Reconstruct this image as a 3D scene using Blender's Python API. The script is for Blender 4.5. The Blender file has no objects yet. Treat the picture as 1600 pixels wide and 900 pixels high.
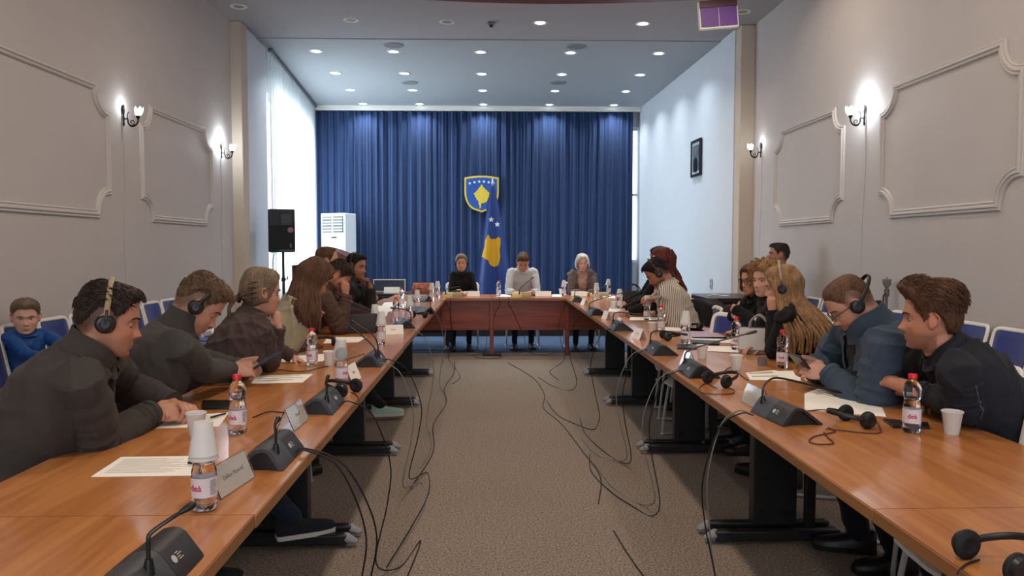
import bpy, bmesh, math, random
import numpy as np
from mathutils import Vector, Matrix, noise as mnoise
random.seed(7)
PI = math.pi
SC = bpy.context.scene
COL = SC.collection

# ---------------------------------------------------------------- camera
F = 1200.0; EYE = 1.40
PITCH = math.atan(64 / F); YAW = math.atan(32 / F * math.cos(PITCH))
cam_d = bpy.data.cameras.new('camera'); cam = bpy.data.objects.new('camera', cam_d)
COL.objects.link(cam); SC.camera = cam
cam_d.sensor_width = 36.0; cam_d.lens = F / 1600 * 36.0; cam_d.clip_start = 0.02; cam_d.clip_end = 200
cam.location = (0, 0, EYE); cam.rotation_euler = (PI / 2 - PITCH, 0, -YAW)

# ---------------------------------------------------------------- view, sky, daylight
SC.view_settings.view_transform = 'Standard'; SC.view_settings.look = 'None'
SC.view_settings.gamma = 1.0; SC.view_settings.exposure = -0.12
try: SC.view_settings.use_curve_mapping = False
except Exception: pass
W = bpy.data.worlds.new('sky'); SC.world = W; W.use_nodes = True
W.node_tree.nodes['Background'].inputs[0].default_value = (0.78, 0.88, 1.0, 1)
W.node_tree.nodes['Background'].inputs[1].default_value = 5.0

def area(name, loc, rot, sx, sy, power, color, shape='RECTANGLE', spread=PI):
    d = bpy.data.lights.new(name, 'AREA'); d.shape = shape; d.size = sx
    if shape in ('RECTANGLE', 'ELLIPSE'): d.size_y = sy
    d.energy = power; d.color = color; d.spread = spread
    o = bpy.data.objects.new(name, d); COL.objects.link(o); o.location = loc; o.rotation_euler = rot
    return o
# daylight of the overcast sky through the tall side window (outside the glass, points into the room)
area('window_daylight', (-4.3, 13.1, 2.0), (0, -PI / 2, 0), 2.9, 3.2, 330, (0.80, 0.92, 1.0))
# warm ceiling lamps over the front of the hall and behind the camera
WARM = (1.0, 0.83, 0.66)
for (lx, ly, p) in ((-1.4, 6.9, 10), (0.1, 6.9, 26), (2.3, 6.9, 16), (-1.4, 4.2, 10), (0.1, 4.2, 36), (2.3, 4.2, 14),
                    (-1.4, 1.4, 12), (0.1, 1.4, 36), (2.2, 1.4, 14), (-1.6, -1.2, 14), (1.8, -1.2, 14)):
    area('ceiling_lamp_light', (lx, ly, 4.10), (0, 0, 0), 0.22, 0.22, p, WARM, 'DISK')
# windows of the hall behind the camera
area('rear_window_daylight', (0.2, -4.4, 2.3), (PI / 2, 0, 0), 4.6, 2.0, 70, (0.86, 0.92, 1.0))

# ---------------------------------------------------------------- pixel -> world (calibration only)
cp_, sp_, cy_, sy_ = math.cos(PITCH), math.sin(PITCH), math.cos(YAW), math.sin(YAW)
RT = Vector((cy_, -sy_, 0)); FW = Vector((sy_ * cp_, cy_ * cp_, -sp_)); UPV = Vector((sy_ * sp_, cy_ * sp_, cp_))
def ray(px, py): return FW + RT * ((px - 800) / F) + UPV * ((450 - py) / F)
def hit(px, py, ax, v):
    d = ray(px, py); o = Vector((0, 0, EYE)); return o + d * ((v - o[ax]) / d[ax])
TZ = 0.75
def on_t(px, py, z=TZ): return hit(px, py, 2, z)
def at_y(px, py, Y): return hit(px, py, 1, Y)

# ---------------------------------------------------------------- materials
def rgb(r, g, b):
    f = lambda c: (c / 255 / 12.92) if c / 255 <= 0.04045 else ((c / 255 + 0.055) / 1.055) ** 2.4
    return (f(r), f(g), f(b))
MATS = {}
def mat(name, col, rough=0.6, metal=0.0, noise=0.0, nscale=20.0, bump=0.0, bscale=60.0, stretch=(1, 1, 1),
        trans=0.0, emit=None, estr=0.0, spec=0.5, coat=0.0, sheen=0.0, alpha=1.0, sss=0.0, ior=1.45):
    if name in MATS: return MATS[name]
    m = bpy.data.materials.new(name); m.use_nodes = True; nt = m.node_tree; b = nt.nodes['Principled BSDF']
    b.inputs['Base Color'].default_value = (*col, 1); b.inputs['Roughness'].default_value = rough
    b.inputs['Metallic'].default_value = metal; b.inputs['Specular IOR Level'].default_value = spec
    b.inputs['Transmission Weight'].default_value = trans; b.inputs['Coat Weight'].default_value = coat
    b.inputs['Sheen Weight'].default_value = sheen; b.inputs['Alpha'].default_value = alpha; b.inputs['IOR'].default_value = ior
    if sss: b.inputs['Subsurface Weight'].default_value = sss; b.inputs['Subsurface Radius'].default_value = (0.02, 0.008, 0.005); b.inputs['Subsurface Scale'].default_value = 0.5
    if emit: b.inputs['Emission Color'].default_value = (*emit, 1); b.inputs['Emission Strength'].default_value = estr
    if noise or bump:
        tc = nt.nodes.new('ShaderNodeTexCoord'); mp = nt.nodes.new('ShaderNodeMapping'); mp.inputs['Scale'].default_value = stretch
        nt.links.new(tc.outputs['Object'], mp.inputs['Vector'])
    if noise:
        n = nt.nodes.new('ShaderNodeTexNoise'); n.inputs['Scale'].default_value = nscale; n.inputs['Detail'].default_value = 5
        nt.links.new(mp.outputs[0], n.inputs['Vector'])
        r = nt.nodes.new('ShaderNodeMapRange'); r.inputs[1].default_value = 0.25; r.inputs[2].default_value = 0.75
        r.inputs[3].default_value = 1 - noise; r.inputs[4].default_value = 1 + noise; nt.links.new(n.outputs['Fac'], r.inputs[0])
        mx = nt.nodes.new('ShaderNodeMix'); mx.data_type = 'RGBA'; mx.blend_type = 'MULTIPLY'; mx.inputs[0].default_value = 1
        mx.inputs[6].default_value = (*col, 1); nt.links.new(r.outputs[0], mx.inputs[7]); nt.links.new(mx.outputs[2], b.inputs['Base Color'])
    if bump:
        n2 = nt.nodes.new('ShaderNodeTexNoise'); n2.inputs['Scale'].default_value = bscale; n2.inputs['Detail'].default_value = 4
        nt.links.new(mp.outputs[0], n2.inputs['Vector'])
        bp = nt.nodes.new('ShaderNodeBump'); bp.inputs['Strength'].default_value = bump; bp.inputs['Distance'].default_value = 0.01
        nt.links.new(n2.outputs['Fac'], bp.inputs['Height']); nt.links.new(bp.outputs[0], b.inputs['Normal'])
    MATS[name] = m; return m
def attr_mat(name, rough=0.5, sss=0.0, bump=0.0, bscale=80, spec=0.4, sheen=0.0):
    """colour from the mesh's own 'tint' attribute"""
    m = mat(name, (0.5, 0.5, 0.5), rough, bump=bump, bscale=bscale, spec=spec, sss=sss, sheen=sheen); nt = m.node_tree
    a = nt.nodes.new('ShaderNodeAttribute'); a.attribute_name = 'tint'
    nt.links.new(a.outputs['Color'], nt.nodes['Principled BSDF'].inputs['Base Color']); return m

def wood(name, c1, c2, rough=0.35, along='Y', scale=1.0, coat=0.0):
    m = bpy.data.materials.new(name); m.use_nodes = True; nt = m.node_tree; b = nt.nodes['Principled BSDF']
    tc = nt.nodes.new('ShaderNodeTexCoord'); mp = nt.nodes.new('ShaderNodeMapping')
    s = {'Y': (14, 1.1, 14), 'X': (1.1, 14, 14), 'Z': (14, 14, 1.1)}[along]
    mp.inputs['Scale'].default_value = tuple(v * scale for v in s); nt.links.new(tc.outputs['Object'], mp.inputs[0])
    n = nt.nodes.new('ShaderNodeTexNoise'); n.inputs['Scale'].default_value = 1.6; n.inputs['Detail'].default_value = 8; n.inputs['Distortion'].default_value = 0.6
    nt.links.new(mp.outputs[0], n.inputs[0])
    cr = nt.nodes.new('ShaderNodeValToRGB'); cr.color_ramp.elements[0].position = 0.35; cr.color_ramp.elements[1].position = 0.68
    cr.color_ramp.elements[0].color = (*c1, 1); cr.color_ramp.elements[1].color = (*c2, 1)
    nt.links.new(n.outputs['Fac'], cr.inputs[0]); nt.links.new(cr.outputs[0], b.inputs['Base Color'])
    n2 = nt.nodes.new('ShaderNodeTexNoise'); n2.inputs['Scale'].default_value = 3.0; n2.inputs['Detail'].default_value = 3; nt.links.new(tc.outputs['Object'], n2.inputs[0])
    r = nt.nodes.new('ShaderNodeMapRange'); r.inputs[3].default_value = rough - 0.05; r.inputs[4].default_value = rough + 0.08
    nt.links.new(n2.outputs['Fac'], r.inputs[0]); nt.links.new(r.outputs[0], b.inputs['Roughness'])
    b.inputs['Coat Weight'].default_value = coat; b.inputs['Coat Roughness'].default_value = 0.15
    MATS[name] = m; return m

M_wall = mat('painted_plaster_wall', rgb(195, 188, 185), 0.7, noise=0.02, nscale=3, bump=0.15, bscale=120)
M_wallw = mat('white_niche_wall', rgb(214, 220, 228), 0.7, noise=0.015, nscale=3, bump=0.1, bscale=120)
M_pil = mat('cream_pilaster_paint', rgb(200, 186, 170), 0.7, noise=0.03, nscale=4)
M_ceil = mat('ceiling_paint', rgb(168, 166, 168), 0.8, noise=0.015, nscale=2)
M_mould = mat('plaster_moulding', rgb(202, 196, 192), 0.6)
M_table = wood('cherry_laminate', rgb(166, 102, 52), rgb(196, 132, 76), 0.28, 'Y', coat=0.35)
M_tedge = wood('cherry_edge_band', rgb(140, 92, 52), rgb(165, 112, 66), 0.4, 'Y')
M_head = wood('red_cherry_panel', rgb(120, 52, 30), rgb(150, 70, 42), 0.35, 'X')
M_black = mat('black_powder_coat', rgb(30, 30, 34), 0.45)
M_greycap = mat('grey_foot_cap', rgb(140, 140, 148), 0.5)
M_steel = mat('pale_steel_tube', rgb(190, 195, 200), 0.35, metal=0.4)
M_white = mat('white_plastic', rgb(232, 228, 220), 0.4)
M_blue = mat('blue_upholstery', rgb(30, 48, 120), 0.8, noise=0.08, nscale=300, bump=0.2, bscale=500, sheen=0.3)
M_paper = mat('white_paper', rgb(244, 240, 232), 0.7)
M_ink = mat('grey_print', rgb(120, 116, 112), 0.8)
M_dark = mat('dark_plastic', rgb(26, 26, 28), 0.35)
M_mic = mat('charcoal_mic_plastic', rgb(62, 64, 70), 0.5, bump=0.05, bscale=400)
M_micd = mat('dark_mic_plastic', rgb(38, 38, 42), 0.45, bump=0.05, bscale=400)
M_cable = mat('black_cable_rubber', rgb(22, 20, 20), 0.5)
M_cableg = mat('grey_cable_rubber', rgb(120, 116, 112), 0.5)
M_iron = mat('wrought_iron', rgb(34, 28, 28), 0.4, metal=0.4)
M_red = mat('red_cap_plastic', rgb(214, 24, 44), 0.35)
M_label = mat('bottle_label_film', rgb(226, 216, 222), 0.4, alpha=0.9)
M_logo = mat('label_red_print', rgb(190, 24, 70), 0.5)
M_pet = mat('clear_bottle_plastic', (0.97, 0.98, 1.0), 0.03, trans=1.0, ior=1.33)
M_water = mat('water', (0.98, 0.99, 1.0), 0.0, trans=1.0, ior=1.2)
M_acry = mat('clear_acrylic', (0.96, 0.97, 0.98), 0.03, trans=1.0, ior=1.25)
M_silver = mat('silver_print', rgb(190, 186, 180), 0.4)

def cup_mat():
    m = bpy.data.materials.new('white_cup_plastic'); m.use_nodes = True; nt = m.node_tree; b = nt.nodes['Principled BSDF']
    b.inputs['Base Color'].default_value = (*rgb(240, 238, 236), 1); b.inputs['Roughness'].default_value = 0.35
    t = nt.nodes.new('ShaderNodeBsdfTranslucent'); t.inputs[0].default_value = (*rgb(240, 238, 236), 1)
    mx = nt.nodes.new('ShaderNodeMixShader'); mx.inputs[0].default_value = 0.4
    nt.links.new(b.outputs[0], mx.inputs[1]); nt.links.new(t.outputs[0], mx.inputs[2]); nt.links.new(mx.outputs[0], nt.nodes['Material Output'].inputs[0])
    return m
M_cup = cup_mat()

# ---------------------------------------------------------------- mesh helpers
def crom(pts, n):
    """Catmull-Rom through pts, n steps per span"""
    P = [Vector(p) for p in pts]
    if len(P) < 3: return [P[0].lerp(P[-1], i / n) for i in range(n + 1)]
    Q = [P[0] * 2 - P[1]] + P + [P[-1] * 2 - P[-2]]; out = []
    for i in range(1, len(Q) - 2):
        a, b, c, d = Q[i - 1:i + 3]
        for k in range(n):
            t = k / n; out.append(0.5 * ((2 * b) + (c - a) * t + (2 * a - 5 * b + 4 * c - d) * t * t + (3 * b - a - 3 * c + d) * t ** 3))
    out.append(P[-1]); return out

class MB:
    def __init__(s): s.v = []; s.f = []
    def add(s, vs, fs):
        o = len(s.v); s.v += [tuple(v) for v in vs]; s.f += [tuple(i + o for i in f) for f in fs]; return s
    def box(s, c, d, rot=None):
        x, y, z = (k / 2 for k in d); R = rot.to_matrix() if hasattr(rot, 'to_matrix') else (rot or Matrix.Identity(3))
        vs = [Vector(c) + R @ Vector((i * x, j * y, k * z)) for i in (-1, 1) for j in (-1, 1) for k in (-1, 1)]
        return s.add(vs, [(0, 1, 3, 2), (4, 6, 7, 5), (0, 4, 5, 1), (2, 3, 7, 6), (0, 2, 6, 4), (1, 5, 7, 3)])
    def loft(s, rings, cap=True, close=False):
        o = len(s.v); n = len(rings[0])
        for r in rings: s.v += [tuple(p) for p in r]
        m = len(rings)
        for i in range(m if close else m - 1):
            i2 = (i + 1) % m
            for j in range(n):
                k = (j + 1) % n; s.f.append((o + i * n + j, o + i * n + k, o + i2 * n + k, o + i2 * n + j))
        if cap and not close:
            s.f.append(tuple(o + j for j in reversed(range(n)))); s.f.append(tuple(o + (m - 1) * n + j for j in range(n)))
        return s
    def tube(s, pts, r, n=8, steps=0, ref=None, round_=False):
        """tube along pts; r = number, list of numbers or list of (side, up) pairs"""
        P = [Vector(p) for p in pts]
        rr = list(r) if isinstance(r, list) else [r] * len(P)
        rr = [(q, q) if not isinstance(q, (tuple, list)) else q for q in rr]
        if steps:
            P2 = crom(P, steps); R2 = []
            for i in range(len(P) - 1):
                for k in range(steps):
                    t = k / steps; t = t * t * (3 - 2 * t) if len(P) > 2 else t
                    R2.append(tuple(rr[i][q] * (1 - t) + rr[i + 1][q] * t for q in (0, 1)))
            R2.append(rr[-1]); P, rr = P2, R2
        T = []
        for i in range(len(P)):
            a = P[max(i - 1, 0)]; b = P[min(i + 1, len(P) - 1)]; d = (b - a)
            T.append(d.normalized() if d.length > 1e-9 else Vector((0, 0, 1)))
        up = Vector(ref) if ref is not None else (Vector((0, 0, 1)) if abs(T[0].z) < 0.9 else Vector((0, 1, 0)))
        rings = []; x = None
        for i in range(len(P)):
            if x is None: x = up.cross(T[0]).normalized()
            else:
                x = x - T[i] * x.dot(T[i]); x = x.normalized() if x.length > 1e-6 else up.cross(T[i]).normalized()
            y = T[i].cross(x)
            rings.append((P[i], x.copy(), y, rr[i], T[i]))
        out = []
        def ring(c, x, y, q): return [c + x * (math.cos(2 * PI * j / n) * q[0]) + y * (math.sin(2 * PI * j / n) * q[1]) for j in range(n)]
        if round_:
            c, x, y, q, t = rings[0]; m_ = min(q)
            for k in (0.15, 0.5, 0.85): out.append(ring(c - t * (m_ * math.sqrt(1 - k * k)), x, y, (q[0] * k, q[1] * k)))
        for c, x, y, q, t in rings: out.append(ring(c, x, y, q))
        if round_:
            c, x, y, q, t = rings[-1]; m_ = min(q)
            for k in (0.85, 0.5, 0.15): out.append(ring(c + t * (m_ * math.sqrt(1 - k * k)), x, y, (q[0] * k, q[1] * k)))
        return s.loft(out)
    def lathe(s, prof, n=24, c=(0, 0, 0), cap=True):
        c = Vector(c)
        rings = [[c + Vector((r * math.cos(2 * PI * j / n), r * math.sin(2 * PI * j / n), z)) for j in range(n)] for r, z in prof]
        return s.loft(rings, cap)
    def ell(s, c, r, rot=None, n=16, m=10):
        c = Vector(c); R = rot or Matrix.Identity(3); rings = []
        for i in range(m + 1):
            a = -PI / 2 + PI * (i + 0.25) / (m + 0.5)
            rings.append([c + R @ Vector((r[0] * math.cos(a) * math.cos(2 * PI * j / n), r[1] * math.cos(a) * math.sin(2 * PI * j / n), r[2] * math.sin(a))) for j in range(n)])
        return s.loft(rings)
    def prism(s, poly, d, M=None):
        """poly = list of 3D points (planar), d = extrusion vector"""
        P = [Vector(p) for p in poly]; d = Vector(d); n = len(P)
        if M: P = [M @ p for p in P]; d = M.to_3x3() @ d
        return s.add(P + [p + d for p in P], [tuple(reversed(range(n))), tuple(range(n, 2 * n))] + [(i, (i + 1) % n, (i + 1) % n + n, i + n) for i in range(n)])
    def xf(s, M): s.v = [tuple(M @ Vector(v)) for v in s.v]; return s
    def mesh(s, name, smooth=True, ang=40):
        me = bpy.data.meshes.new(name); me.from_pydata(s.v, [], s.f); me.update()
        bm = bmesh.new(); bm.from_mesh(me); bmesh.ops.recalc_face_normals(bm, faces=bm.faces); bm.to_mesh(me); bm.free()
        if smooth:
            me.polygons.foreach_set('use_smooth', [True] * len(me.polygons))
            try: me.set_sharp_from_angle(angle=math.radians(ang))
            except Exception: pass
        return me
    def build(s, name, m, parent=None, smooth=True, ang=40, bevel=0, seg=2):
        me = s.mesh(name, smooth, ang); me.materials.append(m)
        o = bpy.data.objects.new(name, me); COL.objects.link(o)
        if parent: o.parent = parent
        if bevel:
            b = o.modifiers.new('bevel', 'BEVEL'); b.width = bevel; b.segments = seg; b.limit_method = 'ANGLE'
        return o

def tag(o, label=None, cat=None, group=None, kind=None):
    if label: o['label'] = label
    if cat: o['category'] = cat
    if group: o['group'] = group
    if kind: o['kind'] = kind
    return o
def thing(name, label, cat, loc=(0, 0, 0), rz=0, group=None):
    o = bpy.data.objects.new(name, None); COL.objects.link(o); o.empty_display_size = 0.1
    o.location = loc; o.rotation_euler = (0, 0, rz); return tag(o, label, cat, group)
def struct(mb, name, m, parent=None, **k):
    o = mb.build(name, m, parent, **k)
    if parent is None: o['kind'] = 'structure'
    return o
def dup(root, loc, rz, label, group=None):
    r = root.copy(); COL.objects.link(r); r.location = loc
    r.rotation_euler = (root.rotation_euler.x, root.rotation_euler.y, rz); r['label'] = label
    if group: r['group'] = group
    KIDS = [c for c in root.children]
    for ch in KIDS:
        c = ch.copy(); COL.objects.link(c); c.parent = r
        for g in list(ch.children):
            d = g.copy(); COL.objects.link(d); d.parent = c
    return r
def text_mesh(body, size, depth=0.0004, bold=False, align='CENTER'):
    cu = bpy.data.curves.new('t', 'FONT'); cu.body = body; cu.size = size; cu.extrude = depth; cu.align_x = align; cu.align_y = 'CENTER'
    cu.resolution_u = 3
    if bold: cu.offset = size * 0.02
    o = bpy.data.objects.new('t', cu); COL.objects.link(o)
    bpy.context.view_layer.update()
    me = bpy.data.meshes.new_from_object(o); bpy.data.objects.remove(o); bpy.data.curves.remove(cu); return me
def put_mesh(me, name, m, M, parent=None):
    me = me.copy(); me.transform(M); me.materials.clear(); me.materials.append(m)
    o = bpy.data.objects.new(name, me); COL.objects.link(o)
    if parent: o.parent = parent
    return o
# ================================================================ ROOM
CZ = 4.15; XL = -3.18; XR = 3.27; YP = 9.66; YB = 15.45; YF = -5.0; STY = 12.0; STZ = 0.2
# floor: grey-brown loop carpet
def carpet():
    m = bpy.data.materials.new('loop_pile_carpet'); m.use_nodes = True; nt = m.node_tree; b = nt.nodes['Principled BSDF']
    tc = nt.nodes.new('ShaderNodeTexCoord')
    n = nt.nodes.new('ShaderNodeTexNoise'); n.inputs['Scale'].default_value = 95; n.inputs['Detail'].default_value = 4; n.inputs['Roughness'].default_value = 0.7
    n3 = nt.nodes.new('ShaderNodeTexNoise'); n3.inputs['Scale'].default_value = 1.3; n3.inputs['Detail'].default_value = 3
    v = nt.nodes.new('ShaderNodeTexVoronoi'); v.inputs['Scale'].default_value = 130
    for q in (n, v, n3): nt.links.new(tc.outputs['Object'], q.inputs['Vector'])
    cr = nt.nodes.new('ShaderNodeValToRGB'); cr.color_ramp.elements[0].position = 0.34; cr.color_ramp.elements[1].position = 0.68
    cr.color_ramp.elements[0].color = (*rgb(86, 77, 71), 1); cr.color_ramp.elements[1].color = (*rgb(178, 163, 149), 1)
    nt.links.new(n.outputs['Fac'], cr.inputs[0])
    mr = nt.nodes.new('ShaderNodeMapRange'); mr.inputs[3].default_value = 0.9; mr.inputs[4].default_value = 1.08; nt.links.new(n3.outputs['Fac'], mr.inputs[0])
    mx = nt.nodes.new('ShaderNodeMix'); mx.data_type = 'RGBA'; mx.blend_type = 'MULTIPLY'; mx.inputs[0].default_value = 1
    nt.links.new(cr.outputs[0], mx.inputs[6]); nt.links.new(mr.outputs[0], mx.inputs[7]); nt.links.new(mx.outputs[2], b.inputs['Base Color'])
    b.inputs['Roughness'].default_value = 0.95; b.inputs['Specular IOR Level'].default_value = 0.15
    v = n
    bp = nt.nodes.new('ShaderNodeBump'); bp.inputs['Strength'].default_value = 0.5; bp.inputs['Distance'].default_value = 0.006
    nt.links.new(v.outputs['Fac'], bp.inputs['Height']); nt.links.new(bp.outputs[0], b.inputs['Normal']); return m
M_carpet = carpet()
struct(MB().box((0, (YF + YB) / 2, -0.05), (7.6, YB - YF + 0.8, 0.1)), 'floor', M_carpet)
struct(MB().box((-0.2, (STY + YB) / 2 + .1, STZ / 2), (6.9, YB - STY + .2, STZ)), 'trim_1', mat('stage_riser_dark', rgb(44, 34, 34), 0.6))
struct(MB().box((-.05, (10.15 + STY) / 2, .002), (6.5, STY - 10.15, .004)), 'trim_11', mat('blue_grey_floor_tone', rgb(66, 82, 104), .95, noise=.12, nscale=90, bump=.3, bscale=300, spec=.15))  # thin strip tinting the floor blue-grey from under the head table to the stage
struct(MB().box((0, (YF + YB) / 2, CZ + 0.05), (7.8, YB - YF + 0.8, 0.1)), 'ceiling', M_ceil)
struct(MB().box((XL - 0.1, (YF + YP) / 2, CZ / 2), (0.2, YP - YF, CZ)), 'wall_left', M_wall)
struct(MB().box((XR + 0.1, (YF + YP) / 2, CZ / 2), (0.2, YP - YF, CZ)), 'wall_right', M_wall)
struct(MB().box((0, YF - 0.1, 0.65), (7.4, 0.2, 1.3)).box((0, YF - .1, 3.75), (7.4, .2, .9)).box((-3, YF - .1, 2.3), (1.6, .2, 2)).box((3.2, YF - .1, 2.3), (1.6, .2, 2)), 'wall_rear', M_wall)
# pilasters
struct(MB().box((XL + 0.0, YP + 0.05, CZ / 2), (0.26, 0.24, CZ)), 'trim_2', M_pil, bevel=0.01)
struct(MB().box((XR - 0.03, YP + 0.05, CZ / 2), (0.28, 0.24, CZ)), 'trim_3', M_pil, bevel=0.01)
# niche walls of the stage bay (they converge slightly / spread like the real bay)
def wall_quad(x0, y0, x1, y1, th, zs=((0, CZ),)):
    mb = MB()
    for z0, z1 in zs: mb.prism([(x0, y0, z0), (x1, y1, z0), (x1 + th, y1, z0), (x0 + th, y0, z0)], (0, 0, z1 - z0))
    return mb
struct(wall_quad(3.085, YP + .14, 2.93, YB, 0.3), 'wall_right_bay', M_wallw)
# left bay wall with the tall window opening
def bx(y): return -3.10 + (y - 10.8) * (-0.39 / 4.6)
wl = wall_quad(-3.08, YP + .14, -3.10, 10.8, -0.3)
wl.prism([(bx(10.8) - .12, 10.8, 0), (bx(11.3) - .12, 11.3, 0), (bx(11.3) - .3, 11.3, 0), (bx(10.8) - .3, 10.8, 0)], (0, 0, CZ))
wl.prism([(bx(11.3) - .12, 11.3, 0), (bx(14.9) - .12, 14.9, 0), (bx(14.9) - .3, 14.9, 0), (bx(11.3) - .3, 11.3, 0)], (0, 0, 0.85))
wl.prism([(bx(11.3) - .12, 11.3, 3.65), (bx(14.9) - .12, 14.9, 3.65), (bx(14.9) - .3, 14.9, 3.65), (bx(11.3) - .3, 11.3, 3.65)], (0, 0, CZ - 3.65))
wl.prism([(bx(14.9) - .12, 14.9, 0), (bx(YB) - .12, YB, 0), (bx(YB) - .3, YB, 0), (bx(14.9) - .3, 14.9, 0)], (0, 0, CZ))
struct(wl, 'wall_left_bay', M_wallw)
wf = MB()
for y in (11.33, 12.5, 13.7, 14.87): wf.box((bx(y) - .2, y, 2.25), (0.06, 0.07, 2.8))
for z in (0.88, 1.75, 3.62): wf.box((bx(13.1) - .2, 13.1, z), (0.06, 3.6, 0.07), Matrix.Rotation(math.atan(0.0848), 3, 'Z'))
win = struct(wf, 'window_1', M_white)
M_glass = mat('window_glass', (0.95, 0.98, 1.0), 0.0, trans=1.0, ior=1.05)
# back wall, with the narrow window whose bright slit shows past the curtain's right end
XW0, XW1 = 2.78, 2.93
bw = MB().box((-0.5, YB + .1, CZ / 2), (2 * (XW0 + .5), 0.2, CZ)).box(((XW0 + XW1) / 2, YB + .1, 0.55), (XW1 - XW0, .2, 1.1)).box(((XW0 + XW1) / 2, YB + .1, 3.97), (XW1 - XW0, .2, .36)).box((XW1 + .3, YB + .1, CZ / 2), (.6, .2, CZ))
struct(bw, 'wall_back', M_wallw)
w2 = MB()
for z in (1.12, 2.45, 3.76): w2.box(((XW0 + XW1) / 2, YB + .1, z), (XW1 - XW0, .06, .05))
struct(w2, 'window_2', M_white)
# dark skirting
for nm, (x0, y0, x1, y1) in {'baseboard_left': (XL, YF, XL, YP), 'baseboard_right': (XR, YF, XR, YP)}.items():
    s = 1 if x0 < 0 else -1
    struct(MB().box((x0 + s * .01, (y0 + y1) / 2, .05), (.02, y1 - y0, .1)), nm, mat('brown_skirting', rgb(70, 48, 40), .5))
# ceiling break between hall and stage bay, cornice over the curtain
struct(MB().box((0, (YB + 10.35) / 2, CZ - 0.006), (6.9, YB - 10.35, 0.012)), 'trim_4', mat('bay_ceiling_paint', rgb(168, 173, 177), .8))
struct(MB().box((-.25, 15.12, CZ - 0.04), (6.35, 0.05, 0.07)).box((-.25, 15.15, CZ - .085), (6.35, .03, .03)), 'trim_5', M_white)
# curved brown timber feature hanging under the hall ceiling (its far rim shows at the top of the frame)
ring = MB(); cx, cyy, R0 = 0.55, 0.78, 7.68
pts = [(cx + R0 * math.sin(a) * 1.0, cyy + R0 * math.cos(a), 0) for a in [math.radians(t) for t in range(-19, 20, 2)]]
inn = [(cx + (R0 - 1.0) * math.sin(a) * .98, cyy + (R0 - 1.0) * math.cos(a), 0) for a in [math.radians(t) for t in range(19, -20, -2)]]
ring.prism([(x, y, CZ - .12) for x, y, _ in pts + inn], (0, 0, .115))
struct(ring, 'trim_6', wood('brown_timber_ceiling', rgb(106, 60, 46), rgb(128, 76, 60), .4, 'X'))

# ---- plaster wall panels
def sweep(path, side, name):
    """closed path in (y,z); profile triple reed; side=+1 left wall, -1 right wall"""
    prof = [(-.034, 0), (-.034, .012), (-.026, .02), (-.018, .012), (-.012, .012), (-.004, .026), (.006, .026), (.012, .014), (.018, .014), (.026, .018), (.034, .01), (.034, 0)]
    x0 = XL if side > 0 else XR; n = len(path); rings = []
    for i in range(n):
        p = Vector(path[i]); a = (p - Vector(path[i - 1])).normalized(); b = (Vector(path[(i + 1) % n]) - p).normalized()
        na = Vector((-a.y, a.x)); nb = Vector((-b.y, b.x)); m_ = (na + nb)
        m_ = m_ / max(m_.dot(na), 0.5) if m_.length > .1 else na
        rings.append([Vector((x0 + side * h, p.x + m_.x * w, p.y + m_.y * w)) for w, h in prof])
    return struct(MB().loft(rings, cap=False, close=True), name, M_mould, ang=25)
def panel(y0, y1, side, name, z0=1.665, z1=2.69, r=0.2):
    path = []
    for (cy, cz, a0, a1, sy, sz) in ((y1, z1, 180, 270, 1, 1), (y1, z0, 90, 180, 1, -1), (y0, z0, 0, 90, -1, -1), (y0, z1, -90, 0, -1, 1)):
        arc = [(cy + r * math.cos(math.radians(a0 + (a1 - a0) * k / 8)) * 1, cz + r * math.sin(math.radians(a0 + (a1 - a0) * k / 8))) for k in range(9)]
        path += arc
    # little shoulders where arcs meet the straights
    return sweep(path, side, name)
panel(4.79, 6.50, 1, 'trim_7'); panel(7.12, 8.85, 1, 'trim_8'); panel(4.69, 6.39, -1, 'trim_9'); panel(7.11, 8.81, -1, 'trim_10')

# ---- curtains
def folds(x0, y0, x1, y1, z0, z1, amp, wl_, name, m, label, seed=1, pinch=0.6):
    rnd = random.Random(seed); L = math.hypot(x1 - x0, y1 - y0); d = Vector(((x1 - x0) / L, (y1 - y0) / L, 0)); nrm = Vector((-d.y, d.x, 0))
    s = 0; us = []
    ph = 0
    N = int(L / wl_ * 9); vs = []; fs = []; rows = 14
    knots = []; t = 0
    while t < L: knots.append(t); t += wl_ * rnd.uniform(.6, 1.5)
    knots.append(L + .01)
    am = [rnd.uniform(.35, 1.0) for _ in knots]
    for j in range(rows + 1):
        z = z1 + (z0 - z1) * j / rows; fr = j / rows
        for i in range(N + 1):
            u = L * i / N; k = 0
            while k < len(knots) - 2 and knots[k + 1] <= u: k += 1
            f = (u - knots[k]) / (knots[k + 1] - knots[k])
            w = math.sin(2 * PI * f) * am[k] * (pinch + (1 - pinch) * fr) + .35 * math.sin(2 * PI * u / wl_ * 2.3 + 2 * fr + k)
            p = Vector((x0, y0, 0)) + d * u + nrm * (amp * w); vs.append((p.x, p.y, z))
    for j in range(rows):
        for i in range(N): a = j * (N + 1) + i; fs.append((a, a + 1, a + N + 2, a + N + 1))
    o = MB().add(vs, fs).build(name, m, ang=180); tag(o, label, 'curtain'); return o
M_cur = mat('royal_blue_drape', rgb(23, 50, 92), 0.8, noise=.06, nscale=60, stretch=(1, 1, .05), sheen=.25)
cur = folds(-3.50, 15.2, 2.79, 15.2, STZ + .02, CZ - .10, .045, .15, 'stage_curtain', M_cur, 'royal blue pleated curtain across the whole back of the stage', 3)
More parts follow.
